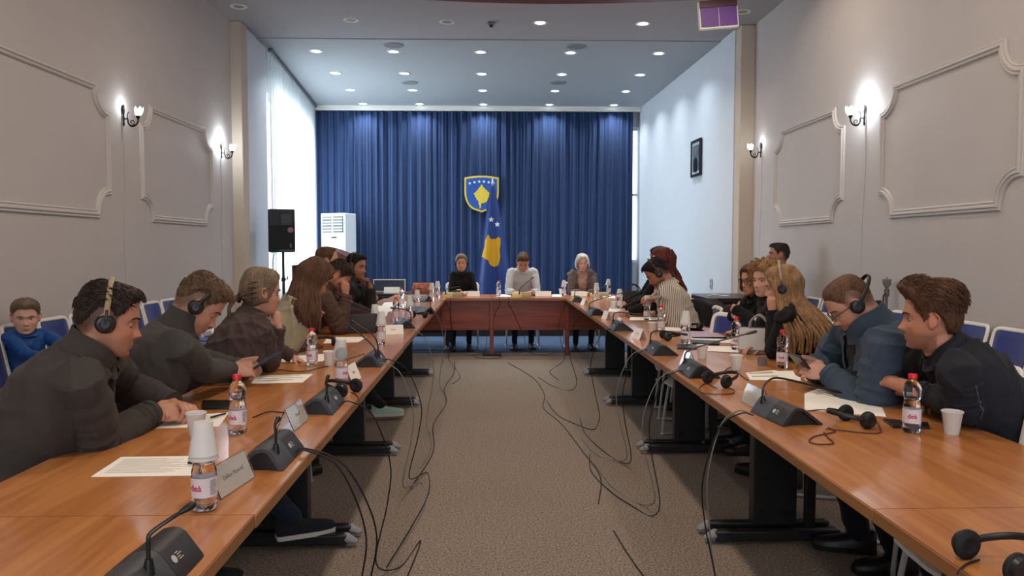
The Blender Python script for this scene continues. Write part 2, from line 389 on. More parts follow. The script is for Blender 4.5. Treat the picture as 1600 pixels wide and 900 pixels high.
def sheer_mat():
    m = bpy.data.materials.new('white_sheer_voile'); m.use_nodes = True; nt = m.node_tree
    for n in list(nt.nodes):
        if n.type != 'OUTPUT_MATERIAL': nt.nodes.remove(n)
    o = nt.nodes['Material Output']; d = nt.nodes.new('ShaderNodeBsdfDiffuse'); t = nt.nodes.new('ShaderNodeBsdfTranslucent'); tr = nt.nodes.new('ShaderNodeBsdfTransparent')
    d.inputs[0].default_value = (.85, .87, .86, 1); t.inputs[0].default_value = (.85, .9, .9, 1)
    a = nt.nodes.new('ShaderNodeMixShader'); a.inputs[0].default_value = .5; b = nt.nodes.new('ShaderNodeMixShader'); b.inputs[0].default_value = .25
    nt.links.new(d.outputs[0], a.inputs[1]); nt.links.new(t.outputs[0], a.inputs[2]); nt.links.new(a.outputs[0], b.inputs[1]); nt.links.new(tr.outputs[0], b.inputs[2]); nt.links.new(b.outputs[0], o.inputs[0])
    return m
folds(bx(10.8) + .03, 10.8, bx(15.15) + .05, 15.12, .22, CZ - .07, .02, .13, 'sheer_curtain', sheer_mat(), 'white sheer curtain over the tall window left of the stage', 5, .9)
rail = MB().tube([(bx(10.78) + .06, 10.78, CZ - .045), (bx(15.1) + .08, 15.1, CZ - .045)], .018, 8)
rail.box((bx(10.8) + .06, 10.8, CZ - .045), (.05, .03, .05))
tag(rail.build('curtain_rail', mat('brushed_rail', rgb(120, 120, 124), .4, metal=.5)), 'grey metal rail carrying the sheer window curtain', 'curtain rail')

# ---- recessed ceiling lights
M_lampw = mat('cool_lamp_glow', (1, 1, 1), .5, emit=(.90, .96, 1.0), estr=12)
M_lampy = mat('warm_lamp_glow', (1, 1, 1), .5, emit=(1.0, .93, .82), estr=9)
M_lampo = mat('unlit_lamp_glass', rgb(150, 146, 144), .5)
def downlight(x, y, kind, label, z=CZ - .012, power=11):
    t = thing('ceiling_light', label, 'ceiling light', (x, y, z), 0, 'recessed round ceiling lights')
    MB().lathe([(.062, .001), (.062, -.004), (.088, -.008), (.095, -.003), (.095, .004)], 24, cap=False).build('trim_ring', M_white, t)
    MB().lathe([(.064, -.003), (.045, -.0075), (.001, -.009)], 24).build('diffuser', {'cool': M_lampw, 'warm': M_lampy, 'off': M_lampo}[kind], t)
    if kind != 'off':
        l = area('lamp_light', (0, 0, -.02), (0, 0, 0), .12, .12, power, (.86, .94, 1.0) if kind == 'cool' else WARM, 'DISK', math.radians(125)); l.parent = t
rn = ['nearest', 'second', 'third', 'farthest']; cn = ['leftmost', 'second', 'middle', 'fourth', 'rightmost']
for j, y in enumerate((10.97, 12.33, 13.63, 14.93)):
    for i, x in enumerate((-2.45, -1.37, -.15, 1.12, 2.37)):
        downlight(x, y, 'cool', 'lit cool white ceiling light over the stage, %s of its row, %s row' % (cn[i], rn[j]))
downlight(.6, 9.57, 'warm', 'lit warm ceiling light in front of the stage rows, left of the two', CZ)
downlight(1.87, 9.58, 'warm', 'lit warm ceiling light in front of the stage rows, right of the two', CZ)
for x, y, l in ((-1.70, 9.52, 'unlit grey ceiling light left of centre, second from the left wall'), (-.54, 9.57, 'unlit grey ceiling light just left of the smoke detector'), (-2.89, 9.03, 'unlit grey ceiling light close to the left wall'), (2.94, 9.07, 'unlit grey ceiling light beside the purple hanging box')):
    downlight(x, y, 'off', l, CZ)
for x, y, l in ((-1.325, 10.63, 'round grey ceiling speaker above the nearest light row, left one'), (1.166, 10.63, 'round grey ceiling speaker above the nearest light row, right one'), (-1.36, 13.0, 'round grey ceiling speaker among the stage lights, left one'), (1.12, 12.95, 'round grey ceiling speaker among the stage lights, right one')):
    t = thing('ceiling_speaker', l, 'ceiling speaker', (x, y, CZ - .012), 0, 'round ceiling speakers')
    MB().lathe([(.14, .002), (.14, -.006), (.128, -.01)], 28, cap=False).build('rim', mat('speaker_rim', rgb(150, 152, 156), .6), t)
    MB().lathe([(.128, -.009), (.001, -.011)], 28).build('grille', mat('speaker_grille', rgb(128, 132, 138), .7, noise=.2, nscale=400), t)
t = thing('smoke_detector', 'small dark smoke detector on the ceiling in the middle of the room', 'smoke detector', (0, 9.58, CZ))
MB().lathe([(.05, .002), (.05, -.02), (.035, -.035)], 20).build('body', mat('detector_grey', rgb(120, 116, 116), .5), t)
MB().lathe([(.03, -.035), (.022, -.055), (.001, -.06)], 16).build('sensor', M_dark, t)

# ---- purple hanging box near the right wall
t = thing('hanging_display', 'purple two-part box with white rim hanging from ceiling at upper right', 'display', (0, 0, 0))
c = at_y(1123, 22, 7.9); HDW = .40; HDH = .22
t.location = c; t.rotation_euler = (0, math.radians(-5), 0)
MB().box((0, .03, 0), (HDW, .06, HDH + .06)).build('housing', M_white, t, bevel=.004)
for s in (-1, 1): MB().box((s * .095, -.006, -.02), (.18, .012, .2)).build('panel', mat('purple_panel', rgb(104, 62, 138), .5, noise=.06, nscale=30), t)
MB().box((0, -.012, .105), (.38, .02, .07)).build('top_strip', mat('brown_strip', rgb(84, 48, 60), .5), t)
for s in (-1, 1): MB().tube([(s * .12, .03, .13), (s * .12, .03, .9)], .006, 6).build('hanger', M_steel, t)

# ---- wall sconces
M_shade = mat('lit_opal_glass', (1, 1, 1), .3, emit=(.93, .97, 1.0), estr=4.0)
M_shadeb = mat('bright_opal_glass', (1, 1, 1), .3, emit=(.9, .97, 1.0), estr=9.0)
def sconce(x, y, z, side, bright, label):
    t = thing('wall_sconce', label, 'wall lamp', (x, y, z), 0 if side > 0 else PI, 'wrought iron wall sconces'); t.scale = (.58, .58, .58)
    MB().lathe([(.006, -.16), (.016, -.13), (.012, -.09), (.018, -.03), (.011, 0), (.02, .05), (.026, .1), (.016, .145), (.006, .16)], 12, (.028, 0, 0)).build('backplate', M_iron, t)
    sp = [(.03, 0, -.06), (.07, 0, -.06), (.075, 0, -.02)]
    arm = [(.028, 0, -.055), (.085, 0, -.05), (.095, 0, -.11), (.14, 0, -.155), (.2, 0, -.14), (.235, 0, -.09), (.24, 0, -.045)]
    MB().tube(arm, [.009, .011, .012, .015, .014, .012, .012], 8, 5).build('arm', M_iron, t)
    cur_ = [(.085, 0, -.05), (.082, 0, 0), (.1, 0, .05), (.112, 0, .045)]
    scr = [(.15 + (.045 - .0028 * k) * math.cos(k * .55 - 2.2), 0, -.1 + (.045 - .0028 * k) * math.sin(k * .55 - 2.2)) for k in range(15)]
    MB().tube(cur_, [.008, .007, .006, .008], 6, 4).tube(scr, .0075, 6).build('scroll', M_iron, t)
    MB().lathe([(.012, -.06), (.018, -.045), (.03, -.02), (.036, 0)], 14, (.24, 0, 0)).build('cup', M_iron, t)
    rings = []
    for k in range(7):
        f = k / 6; r = .03 + .03 * math.sin(f * 2.2) ; zz = -.01 + .12 * f
        rings.append([(.24 + r * (1 + .12 * f * math.sin(5 * a)) * math.cos(a) + .02 * f, r * (1 + .12 * f * math.sin(5 * a)) * math.sin(a), zz + .02 * f * math.sin(5 * a)) for a in [2 * PI * j / 30 for j in range(30)]])
    MB().loft(rings).build('shade', M_shadeb if bright else M_shade, t)
    l = bpy.data.lights.new('sconce_light', 'POINT'); l.energy = 9 if bright else 1.2; l.color = (.82, .93, 1.0); l.shadow_soft_size = .03
    lo = bpy.data.objects.new('sconce_light', l); COL.objects.link(lo); lo.parent = t; lo.location = (.13, 0, .14)
    MB().tube([(.012, 0, -.16), (.006, .03, -.8), (.006, -.04, -1.8), (.006, 0, -2.8)], .003, 5, 5).build('wire', M_wall, t)
sconce(XL, 6.765, 2.53, 1, False, 'iron scroll wall lamp with tulip glass on left wall, nearer one')
sconce(XL, 9.17, 2.53, 1, True, 'brightly lit iron scroll wall lamp at the far end of the left wall')
sconce(XR, 6.687, 2.55, -1, True, 'brightly lit iron scroll wall lamp on right wall between the plaster panels')
sconce(XR, 9.27, 2.57, -1, False, 'dim iron scroll wall lamp at the far end of the right wall')

# ---- framed portrait, sockets
t = thing('framed_portrait', 'black framed portrait picture hanging on the white bay wall', 'picture', (3.03, 11.34, 2.71), 0)
t.rotation_euler = (0, 0, PI / 2 + math.radians(1.6)); t.location.x = 3.018
for (x, z, w, h) in ((0, .25, .47, .035), (0, -.25, .47, .035)): MB().box((x, .0, z), (w, .03, h)).build('frame_rail', M_dark, t)
for s in (-1, 1): MB().box((s * .218, 0, 0), (.035, .03, .5)).build('frame_rail', M_dark, t)
MB().box((0, -.005, 0), (.42, .01, .48)).build('mat_board', mat('pale_mat', rgb(190, 200, 208), .6), t)
MB().box((0, .002, 0), (.3, .01, .38)).build('picture', mat('portrait_print', rgb(92, 104, 124), .5, noise=.5, nscale=7), t)
MB().ell((0, .008, .08), (.045, .004, .06)).build('portrait_head', mat('portrait_skin', rgb(130, 104, 92), .6), t)
MB().ell((0, .008, -.1), (.11, .004, .11)).build('portrait_torso', M_dark, t)
def socket(x, y, z, side, label):
    t = thing('wall_socket', label, 'socket', (x, y, z), 0)
    MB().box((side * .004, 0, 0), (.012, .1, .14)).build('plate', mat('socket_grey', rgb(176, 182, 190), .5), t, bevel=.003)
    for s in (-1, 1): MB().lathe([(.022, 0), (.022, .004), (.015, .004), (.001, .001)], 16).xf(Matrix.Translation((side * .01, 0, s * .032)) @ Matrix.Rotation(side * PI / 2, 4, 'Y')).build('outlet', M_greycap, t)
socket(3.057, 10.6, .89, -1, 'pale double power socket low on the white bay wall')

# ---- pipe stub with valve on the right wall
c = at_y(1381, 440, 6.2)
t = thing('wall_pipe', 'grey capped pipe stub with a dark lever against the right wall', 'pipe', (XR - .06, 6.15, 0))
zt = 1.12
MB().lathe([(.012, .35), (.012, zt - .12), (.02, zt - .12), (.02, zt - .06), (.012, zt - .06), (.012, zt - .05)], 12).build('pipe', mat('aged_pipe', rgb(110, 104, 102), .5, metal=.4), t)
MB().lathe([(.014, zt - .05), (.032, zt - .02), (.034, zt + .02), (.006, zt + .022), (.004, zt + .04)], 12).build('cap', mat('grey_pipe_cap', rgb(120, 118, 116), .6), t)
MB().tube([(-.02, -.03, zt - .1), (-.05, -.05, zt - .11), (-.055, -.055, zt - .17)], .007, 6).build('lever', M_dark, t)
MB().box((.03, 0, .5), (.06, .03, .03)).build('bracket', M_steel, t)
# ================================================================ TABLES
LT = (-1.36, -0.575); RTX = (0.95, 1.75); SEAM0 = 1.85; TL = 1.58
def table(x0, x1, y0, label, side):
    """one rectangular table; column leg with double foot near its front end"""
    w = x1 - x0; t = thing('conference_table', label, 'table', ((x0 + x1) / 2, y0, 0), 0, 'cherry tables of the left row' if side < 0 else 'cherry tables of the right row')
    jog = random.uniform(-.006, .006)
    MB().box((jog, TL / 2, TZ - .0005), (w - .004, TL - .004, .003)).build('tabletop', M_table, t)
    MB().box((jog, TL / 2, TZ - .018), (w, TL - .002, .032)).build('edge_band', M_tedge, t, bevel=.002)
    MB().box((.0, .17, .385), (.21, .07, .62)).box((-side * -.15, .10, .385), (.05, .03, .62)).build('leg_column', M_black, t, bevel=.006)
    MB().box((0, .17, .70), (.5, .06, .03)).box((0, TL / 2 + .05, .66), (.04, TL - .25, .06)).build('support_beam', M_black, t)
    for q, yy in enumerate((.115, .235)):
        MB().box((0, yy, .038), (w - .20, .05, .05)).build('foot', M_black, t, bevel=.008)
        for s in (-1, 1): MB().tube([(s * (w / 2 - .105), yy, .04), (s * (w / 2 - .065), yy, .026)], [(.027, .027), (.020, .014)], 10, round_=True).build('foot_cap', M_greycap, t)
    for hx in (-.06, .06): MB().tube([(hx, .133, .13), (hx, .129, .13)], .022, 14).build('cable_hole', M_dark, t)
    return t
ordn = ['nearest', 'second', 'third', 'fourth', 'fifth', 'farthest']
for k in range(-1, 5):
    table(*LT, SEAM0 + TL * k, 'cherry table of the left row, %s from the camera' % ordn[k + 1], -1)
    table(*RTX, SEAM0 + TL * k, 'cherry table of the right row, %s from the camera' % ordn[k + 1], 1)
HY = SEAM0 + TL * 5 + .003
M_headtop = wood('head_table_top', rgb(150, 84, 52), rgb(176, 106, 68), .3, 'X')
t = thing('head_table', 'red cherry head table with modesty panels across the far end', 'table', (0, HY, 0))
MB().box((-.66, .4, TZ - .017), (1.315, .8, .034)).build('tabletop', M_headtop, t, bevel=.002)
MB().box((.86, .4, TZ - .017), (1.715, .8, .034)).build('tabletop', M_headtop, t, bevel=.002)
for a, b in ((-1.3, -.655), (-.65, -.005), (.0, .965), (.97, 1.7)): MB().box(((a + b) / 2, .14, .53), (b - a, .018, .40)).build('modesty_panel', M_head, t)
for x in (-1.28, 0.0, .975, 1.68): MB().box((x, .12, .36), (.05, .06, .71)).build('leg', M_head, t, bevel=.004)
for x in (-1.28, 1.68): MB().box((x, .68, .36), (.05, .06, .71)).build('leg', M_head, t, bevel=.004)
MB().box((0, .12, .015), (.24, .10, .03)).build('foot_plate', mat('foot_plate_dark', rgb(60, 40, 36), .5), t, bevel=.01)
t = thing('side_table', 'dark topped table behind the left corner of the head table', 'table', (-1.2, 11.0, 0))
MB().box((0, 0, .735), (1.25, .6, .03)).build('tabletop', mat('dark_walnut_top', rgb(48, 36, 38), .35), t, bevel=.003)
MB().box((0, -.24, .45), (1.2, .02, .5)).build('front_panel', mat('dark_walnut', rgb(52, 34, 32), .5), t)
for sx in (-1, 1):
    for sy in (-1, 1): MB().box((sx * .58, sy * .25, .36), (.05, .05, .72)).build('leg', M_black, t)

# ================================================================ CHAIRS
def chair(name, label, w=.46, group=None):
    t = thing(name, label, 'chair', (0, 0, 0), 0, group)
    h = w / 2
    # seat shell
    rings = []
    for k in range(9):
        x = -.21 + .44 * k / 8; z = .43 + .02 * math.cos((k / 8 - .35) * 3) - (.025 if k == 8 else 0)
        ww = h * (.86 + .14 * math.sin(PI * min(1, .25 + k / 10)))
        rings.append([(x, -ww, z + .012), (x, -ww * .6, z), (x, 0, z - .006), (x, ww * .6, z), (x, ww, z + .012), (x, ww, z), (x, ww * .6, z - .014), (x, 0, z - .02), (x, -ww * .6, z - .014), (x, -ww, z)])
    MB().loft(rings).build('seat', M_white, t, bevel=.003)
    MB().box((.01, 0, .455), (.37, w * .84, .03)).build('seat_pad', M_blue, t, bevel=.012, seg=3)
    # back: white frame around a blue pad, leaning back
    R = Matrix.Translation((-.20, 0, .50)) @ Matrix.Rotation(math.radians(-13), 4, 'Y')
    out = []
    for k in range(28):
        a = 2 * PI * k / 28; c_, s_ = math.cos(a), math.sin(a)
        y = h * .97 * math.copysign(abs(c_) ** .22, c_); z = .2 + .2 * math.copysign(abs(s_) ** .22, s_)
        out.append((-.03 * (y / h) ** 2 * -1, y * (.9 + .1 * z / .4), z))
    MB().tube([R @ Vector(p) for p in out + [out[0]]], (.011, .014) if w < .4 else (.013, .018), 8).build('back_frame', M_white, t)
    sh = MB(); g = 9
    vs = []
    for i in range(g):
        for j in range(g):
            y = h * .93 * (2 * j / (g - 1) - 1); z = .01 + .38 * i / (g - 1)
            vs.append(R @ Vector((.03 * (y / h) ** 2 - .005, y * (.9 + .1 * z / .4), z)))
    sh.add(vs, [(i * g + j, i * g + j + 1, (i + 1) * g + j + 1, (i + 1) * g + j) for i in range(g - 1) for j in range(g - 1)])
    o = sh.build('back_pad', M_blue, t); sd = o.modifiers.new('s', 'SOLIDIFY'); sd.thickness = .02; sd.offset = 0
    for s in (-1, 1):
        MB().tube([(.17, s * (h - .03), .435), (.20, s * (h - .01), .2), (.215, s * (h - .005), .03), (.19, s * (h - .005), .012), (-.16, s * (h - .005), .012), (-.20, s * (h - .005), .03), (-.20, s * (h - .015), .25), (-.17, s * (h - .02), .44)], .0105, 8, 4).build('sled_leg', M_steel, t)
        MB().tube([(-.17, s * (h - .02), .44), (-.2, s * (h - .03), .5), (-.235, s * (h - .03), .62)], .0105, 8, 3).build('back_support', M_steel, t)
    MB().tube([(.18, -h + .03, .415), (.18, h - .03, .415)], .009, 8).tube([(-.16, -h + .03, .415), (-.16, h - .03, .415)], .009, 8).build('cross_bar', M_steel, t)
    return t
proto = chair('conference_chair', 'white framed blue chair standing empty at lower right nearer than the denim jacket man', .46)
proto.location = (1.60, 2.34, 0); proto.rotation_euler = (0, 0, PI)
def put_chair(x, y, rz, label, group=None): return dup(proto, (x, y, 0), rz, label, group)
wp = chair('side_chair', 'blue wall chair the boy sits on', .375, 'blue chairs along the left wall')
wp.location = (-2.84, 5.10, 0)
wn = ['blue wall chair just nearer than the boy', 'blue wall chair just right of the boy', 'blue wall chair second to the right of the boy', 'blue wall chair third to the right of the boy', 'blue wall chair fourth to the right of the boy', 'blue wall chair between the two men with headphones, left one', 'blue wall chair between the two men with headphones, right one', 'blue wall chair partly behind the leaning man in grey sweater', 'last blue wall chair at the far left pilaster']
for k, l in zip((-1, 1, 2, 3, 4, 5, 6, 7, 8), wn): dup(wp, (-2.84, 5.10 + .392 * k, 0), 0, l, 'blue chairs along the left wall')
for k in range(9): dup(wp, (2.92, 4.15 + .42 * k, 0), PI, 'blue wall chair against the right wall, %s from the camera' % (['nearest', 'second', 'third', 'fourth', 'fifth', 'sixth', 'seventh', 'eighth', 'ninth'][k]), 'blue chairs along the right wall')

# ================================================================ BOTTLES, CUPS
prof = [(.001, .004), (.024, .001), (.0295, .008), (.0300, .016), (.0288, .020), (.0300, .026), (.0288, .031), (.0300, .036), (.0300, .086), (.0290, .091), (.0298, .098), (.0275, .106), (.0255, .113), (.0262, .120), (.0285, .132), (.0300, .148), (.0290, .160), (.0240, .174), (.0165, .185), (.0125, .190), (.0122, .198)]
def bottle(label, loc, rz, capped=True, group='small water bottles', text=True):
    t = thing('water_bottle', label, 'bottle', loc, rz, group)
    MB().lathe(prof, 28).build('bottle_body', M_pet, t)
    MB().lathe([(r - .0012, z + .0015) for r, z in prof[:14]] + [(.0268, .128)], 28).build('water', M_water, t)
    rings = [[((.0306) * math.cos(a), .0306 * math.sin(a), z) for a in [2 * PI * j / 36 for j in range(36)]] for z in (.037, .085)]
    MB().loft(rings, cap=False).build('paper_label', M_label, t)
    if text:
        me = TXT_DEA.copy(); r = .0311
        for v in me.vertices: a = v.co.x / r; v.co = Vector((r * math.cos(a) + v.co.z * math.cos(a), r * math.sin(a) + v.co.z * math.sin(a), v.co.y + .061))
        me.materials.clear(); me.materials.append(M_logo); o = bpy.data.objects.new('lettering', me); COL.objects.link(o); o.parent = t
        sm = MB(); rd = random.Random(3)
        for q in range(9):
            z = .079 - q * .0042; a0 = 1.15; a1 = a0 + rd.uniform(.45, .75)
            for seg in range(4):
                A = [a0 + (a1 - a0) * u for u in (seg / 4, (seg + 1) / 4)]
                sm.add([(r * math.cos(a), r * math.sin(a), zz) for a in A for zz in (z, z - .0018)], [(0, 1, 3, 2)])
        sm.build('small_print', M_ink, t)
    # moulded base petals catch the light
    if capped:
        MB().lathe([(.001, .2065), (.0135, .2065), (.0145, .205), (.0148, .192), (.0138, .191)], 24).build('cap', M_red, t)
    else:
        MB().lathe([(.001, .2060), (.0135, .2060), (.0145, .205), (.0148, .192), (.0138, .191)], 24).build('cap', M_white, t)
    return t
TXT_DEA = text_mesh('deà', .022, .0001, True)
def cup_mb():
    return MB().lathe([(.001, .0025), (.0215, .0), (.0225, .002), (.0325, .074), (.0355, .078), (.036, .0805), (.0345, .082), (.032, .079), (.0312, .072), (.0213, .005), (.001, .0045)], 28, cap=False)
CUPME = cup_mb().mesh('cup'); CUPME.materials.append(M_cup)
def cup(label, loc, inverted=False, tilt=(0, 0), group='white plastic cups'):
    o = bpy.data.objects.new('plastic_cup', CUPME); COL.objects.link(o); o.location = loc
    o.rotation_euler = (PI + tilt[0] if inverted else tilt[0], tilt[1], 0); return tag(o, label, 'cup', group)
def fl(px, py, z=TZ, dy=0.03): # front-bottom pixel of a round thing -> its centre
    p = on_t(px, py, z); d = Vector((p.x, p.y, 0)).normalized(); q = p + d * dy; return (q.x, q.y, z + .0015)
ZT = TZ + .0015
B = [(320, 803, 1, 2, 'water bottle with stacked white cups on top, nearest on the left row', 250),
     (372, 681, 0, 0, 'red-capped water bottle beside the clasped hands of the nearest left man', 252),
     (488, 573, 0, 0, 'red-capped water bottle beside the phone user and a white cup, left row', 252),
     (534, 604, 1, 2, 'water bottle under tilted white cups behind the second left microphone', 315),
     (596, 539, 1, 2, 'nearer of two cup-topped bottles right of the black handbag', 200),
     (586, 519, 1, 1, 'farther of two cup-topped bottles right of the black handbag', 200),
     (619, 502, 0, 0, 'red-capped bottle among cup-topped ones halfway up left row', 200),
     (640, 502, 1, 2, 'cup-topped bottle halfway up the left row near the table edge', 200),
     (628, 480, 0, 0, 'red-capped bottle in front of the chin-resting man with headphones', 200),
     (652, 486, 1, 1, 'cup-topped bottle partly behind another cup stack, left row', 200),
     (551, 494, 0, 0, 'small bottle in front of the man covering his mouth', 200),
     (675, 469, 1, 1, 'left one of two cup-topped bottles at the left corner of the head table', 200),
     (684, 465, 1, 1, 'right one of two cup-topped bottles at the left corner of the head table', 200),
     (779, 463, 0, 0, 'bottle left of the man in the white shirt on the head table', 200),
     (881, 463, 1, 1, 'cup-topped bottle at the right end of the head table before the grey-haired woman', 200),
     (932, 469, 1, 1, 'cup-topped bottle at the right corner where head table meets right row', 200),
     (951, 460, 1, 1, 'farthest cup-topped bottle at the right end of the head table', 200),
     (968, 483, 1, 1, 'cup-topped bottle beside the black handbag on the right row', 200),
     (1011, 501, 1, 2, 'cup-topped bottle beside the hands of the man in striped shirt', 200),
     (1033, 520, 0, 0, 'red-capped bottle behind a white cup halfway up the right row', 240),
     (1071, 541, 1, 2, 'cup-topped bottle standing on a black phone on the right row', 240),
     (1150, 548, 0, 0, 'red-capped bottle between grey bag and papers on the right row', 240),
     (1222, 577, 0, 0, 'red-capped bottle in front of the man holding a phone', 240),
     (1424, 679, 0, 0, 'red-capped bottle nearest on the right row beside a white cup', 243)]
CUPLOC = {320: 'nearest bottle of the left row', 534: 'bottle behind the second left name holder, tilted', 596: 'nearer bottle right of the black handbag', 586: 'farther bottle right of the black handbag',
          640: 'halfway bottle near the left row edge', 652: 'bottle partly hidden halfway up the left row', 675: 'left bottle of the pair at the head table left corner', 684: 'right bottle of the pair at the head table left corner',
          881: 'bottle before the grey-haired woman', 932: 'bottle where head table meets right row', 951: 'farthest bottle at the right end of the head table', 968: 'bottle beside the upright-handled black handbag',
          1011: 'bottle by the striped shirt man', 1071: 'bottle standing on a black phone'}
for (px, py, cups, nc, lab, ang) in B:
    loc = fl(px, py, dy=.03); far = loc[1] > 5
    if px in (675, 684) : pass
    if px == 951: loc = (loc[0], 10.45, ZT); loc = (hit(951, 440, 1, 10.45).x, 10.45, ZT)
    if px == 1071: loc = (loc[0], loc[1], ZT + .009)
    bottle(lab, loc, math.radians(ang), not cups, text=not far)
    if cups:
        tl = {534: (.18, .12), 951: (.1, .15)}.get(px, (0, 0))
        cl = lab.replace('water bottle with', 'top').split(',')[0]
        for q in range(nc):
            z = loc[2] + .2070 + .0018 + q * .0105
            sx = loc[0] + (.012 if tl[0] else 0)
            l2 = ('' if nc == 1 else ('lower ' if q == 0 else 'upper ')) + 'upside-down cup on the ' + CUPLOC[px]
            l2 = ' '.join(l2.split()[:16])
            cup(l2, (loc[0] + tl[1] * .0, loc[1], z), True, (tl[0], tl[1]), 'upside-down cups on bottles')
C_ = [(307, 684, 'white cup standing next to clasped hands on the left row'), (515, 573, 'white cup right of the red-capped bottle, left row'),
      (1487, 681, 'white cup standing alone nearest on the right row'), (1150, 580, 'white cup in front of the grey bag, right row'),
      (1097, 562, 'white cup just right of the third right microphone'), (1019, 521, 'white cup left of the red-capped bottle halfway up the right row'),
      (958, 483, 'white cup left of the black handbag bottle on the right row'), (877, 461, 'white cup beside the bottle at right end of head table')]
for px, py, l in C_: cup(l, fl(px, py, dy=.022))
t = thing('coffee_cup', 'gold and dark paper cup in front of the woman in black', 'cup', (at_y(717, 455, 10.1).x, 10.12, ZT))
MB().lathe([(.02, 0), (.028, .085), (.001, .086)], 16).build('cup_wall', mat('olive_gold_cup', rgb(92, 84, 44), .5), t)
MB().lathe([(.029, .083), (.030, .092), (.001, .093)], 16).build('lid', mat('cream_lid', rgb(214, 204, 160), .5), t)
t = thing('grey_cup', 'small grey cup beside the grey bag on the right row', 'cup', fl(1191, 572, dy=.02))
MB().lathe([(.001, .001), (.024, 0), (.027, .042), (.0255, .042), (.0225, .004), (.001, .004)], 20, cap=False).build('cup_wall', mat('grey_cup_plastic', rgb(116, 112, 114), .5), t)

# ================================================================ MICROPHONE UNITS
def mic(loc, rz, label, neck, cols=None, logo=True, s=1.0):
    t = thing('microphone_unit', label, 'microphone', loc, rz, 'gooseneck microphone units')
    m1, m2 = cols or (M_mic, M_micd); L = .25
    outer = [(.062, 0), (.060, .008), (.026, .056), (.014, .064), (.0, .066), (-.02, .062), (-.095, .006), (-.097, 0)]
    inner = [(-.082, 0), (-.018, .050), (.0, .054), (.014, .050), (.047, 0)]
    def sec(y0, y1): return MB().prism([(x, y0, z) for x, z in outer + inner], (0, y1 - y0, 0))
    sec(-L / 2, .0).build('body', m1, t, ang=50, bevel=.0015); sec(.001, L / 2).build('speaker_cover', m2, t, ang=50, bevel=.0015)
    MB().prism([(x * .97, -L / 2 + .012, z * .97) for x, z in inner[::-1]], (0, L - .024, 0)).build('inner_body', M_dark, t)
    if logo:
        sl = Matrix.Translation((.045, .03, .0325)) @ Matrix.Rotation(math.radians(53.5), 4, 'Y')
        lg = MB(); lg.lathe([(.001, .0012), (.0085, .0012), (.0085, 0)], 20); lg.v = [(x, y, z) for x, y, z in lg.v]
        M1 = Matrix.Translation((.0412, .025, .0362)) @ Matrix.Rotation(math.radians(54.7), 4, 'Y')
        lg.xf(M1); lg.build('emblem', M_silver, t)
        ln = MB()
        for q in range(4): ln.box((-.008 + q * .005, .019 + .006 * (q % 2), .0006), (.002, .012 + .006 * (q % 2), .0008))
        ln.xf(M1).build('lettering', M_silver, t)
    for pts, tipk in neck:
        MB().lathe([(.011, 0), (.0095, .012), (.007, .03)], 12, (pts[0][0], pts[0][1], pts[0][2] - .006)).build('neck_socket', M_dark, t)
        P = crom(pts, 5); MB().tube(P, .0042, 8).build('gooseneck', M_dark, t)
        e = P[-1]; d = (P[-1] - P[-2]).normalized()
        MB().tube([e - d * .01, e + d * .006, e + d * tipk], [.005, .0075, .0075], 10, round_=True).build('microphone_head', M_dark, t)
    return t
short = [([(.03, -.085, .048), (.03, -.085, .10), (.028, -.083, .125), (.03, -.07, .135)], .012)]
n1 = [([(.03, -.06, .048), (.03, -.06, .105), (.034, -.055, .12), (.06, -.04, .138), (.085, -.02, .152)], .012)]
rlong = [([(.03, -.085, .048), (.03, -.085, .10), (.0, -.085, .135), (-.06, -.085, .135), (-.25, -.08, .085)], .045)]
rlong2 = [([(.03, -.085, .048), (.03, -.085, .09), (.005, -.08, .115), (-.09, -.06, .15), (-.28, -.03, .205)], .04)]
rmid = [([(.03, -.085, .048), (.03, -.085, .10), (.01, -.08, .125), (-.05, -.05, .13), (-.14, .02, .12)], .03)]
ldbl = [([(.03, -.085, .048), (.02, -.08, .10), (-.05, -.075, .17), (-.12, -.07, .22)], .01), ([(.035, -.03, .045), (.03, -.03, .12), (.0, -.03, .17), (-.1, -.02, .235)], .01)]
lmid = [([(.03, -.085, .048), (.03, -.085, .12), (-.02, -.07, .15), (-.09, -.05, .16)], .03)]
for (x, y, r, l, nk) in ((-.665, 1.47, 0, 'charcoal microphone unit nearest on the left row', n1),
        (-.665, 2.335, 0, 'charcoal microphone unit right of the name holder, second on left row', short),
        (-.675, 3.08, 0, 'charcoal microphone unit with headphones behind it, third on left row', short),
        (-.66, 4.26, 0, 'charcoal microphone with two raised goosenecks, fourth on left row', ldbl),
        (-.70, 6.22, 15, 'dark microphone unit behind a white name card, fifth on left row', lmid),
        (-.67, 7.5, 40, 'dark microphone unit at the table edge near the far cup stacks, left row', short),
        (-.85, 9.2, 60, 'farthest microphone unit on the left row near the corner', lmid),
        (1.095, 2.85, 188, 'charcoal microphone with long drooping gooseneck nearest on the right row', rlong),
        (1.035, 3.86, 180, 'charcoal microphone with rising gooseneck, second on right row', rlong2),
        (1.02, 4.65, 180, 'charcoal microphone third on right row behind a tent card', rmid),
        (1.0, 6.0, 180, 'dark microphone unit fourth on right row', rmid),
        (.99, 7.35, 185, 'dark microphone unit fifth on right row', rlong2),
        (1.02, 9.1, 175, 'farthest microphone unit on the right row', rmid)):
    mic((x, y, ZT), math.radians(r), l, nk)
M_gold = mat('beige_gold_plastic', rgb(196, 170, 112), .4); M_gold2 = mat('olive_gold_plastic', rgb(150, 128, 84), .4)
hn = [([(.03, -.085, .048), (.02, -.08, .10), (0, -.05, .115), (-.02, .06, .13)], .03)]
hn2 = [([(.03, -.03, .048), (.02, -.03, .09), (0, 0, .13), (-.03, .13, .24)], .03)]
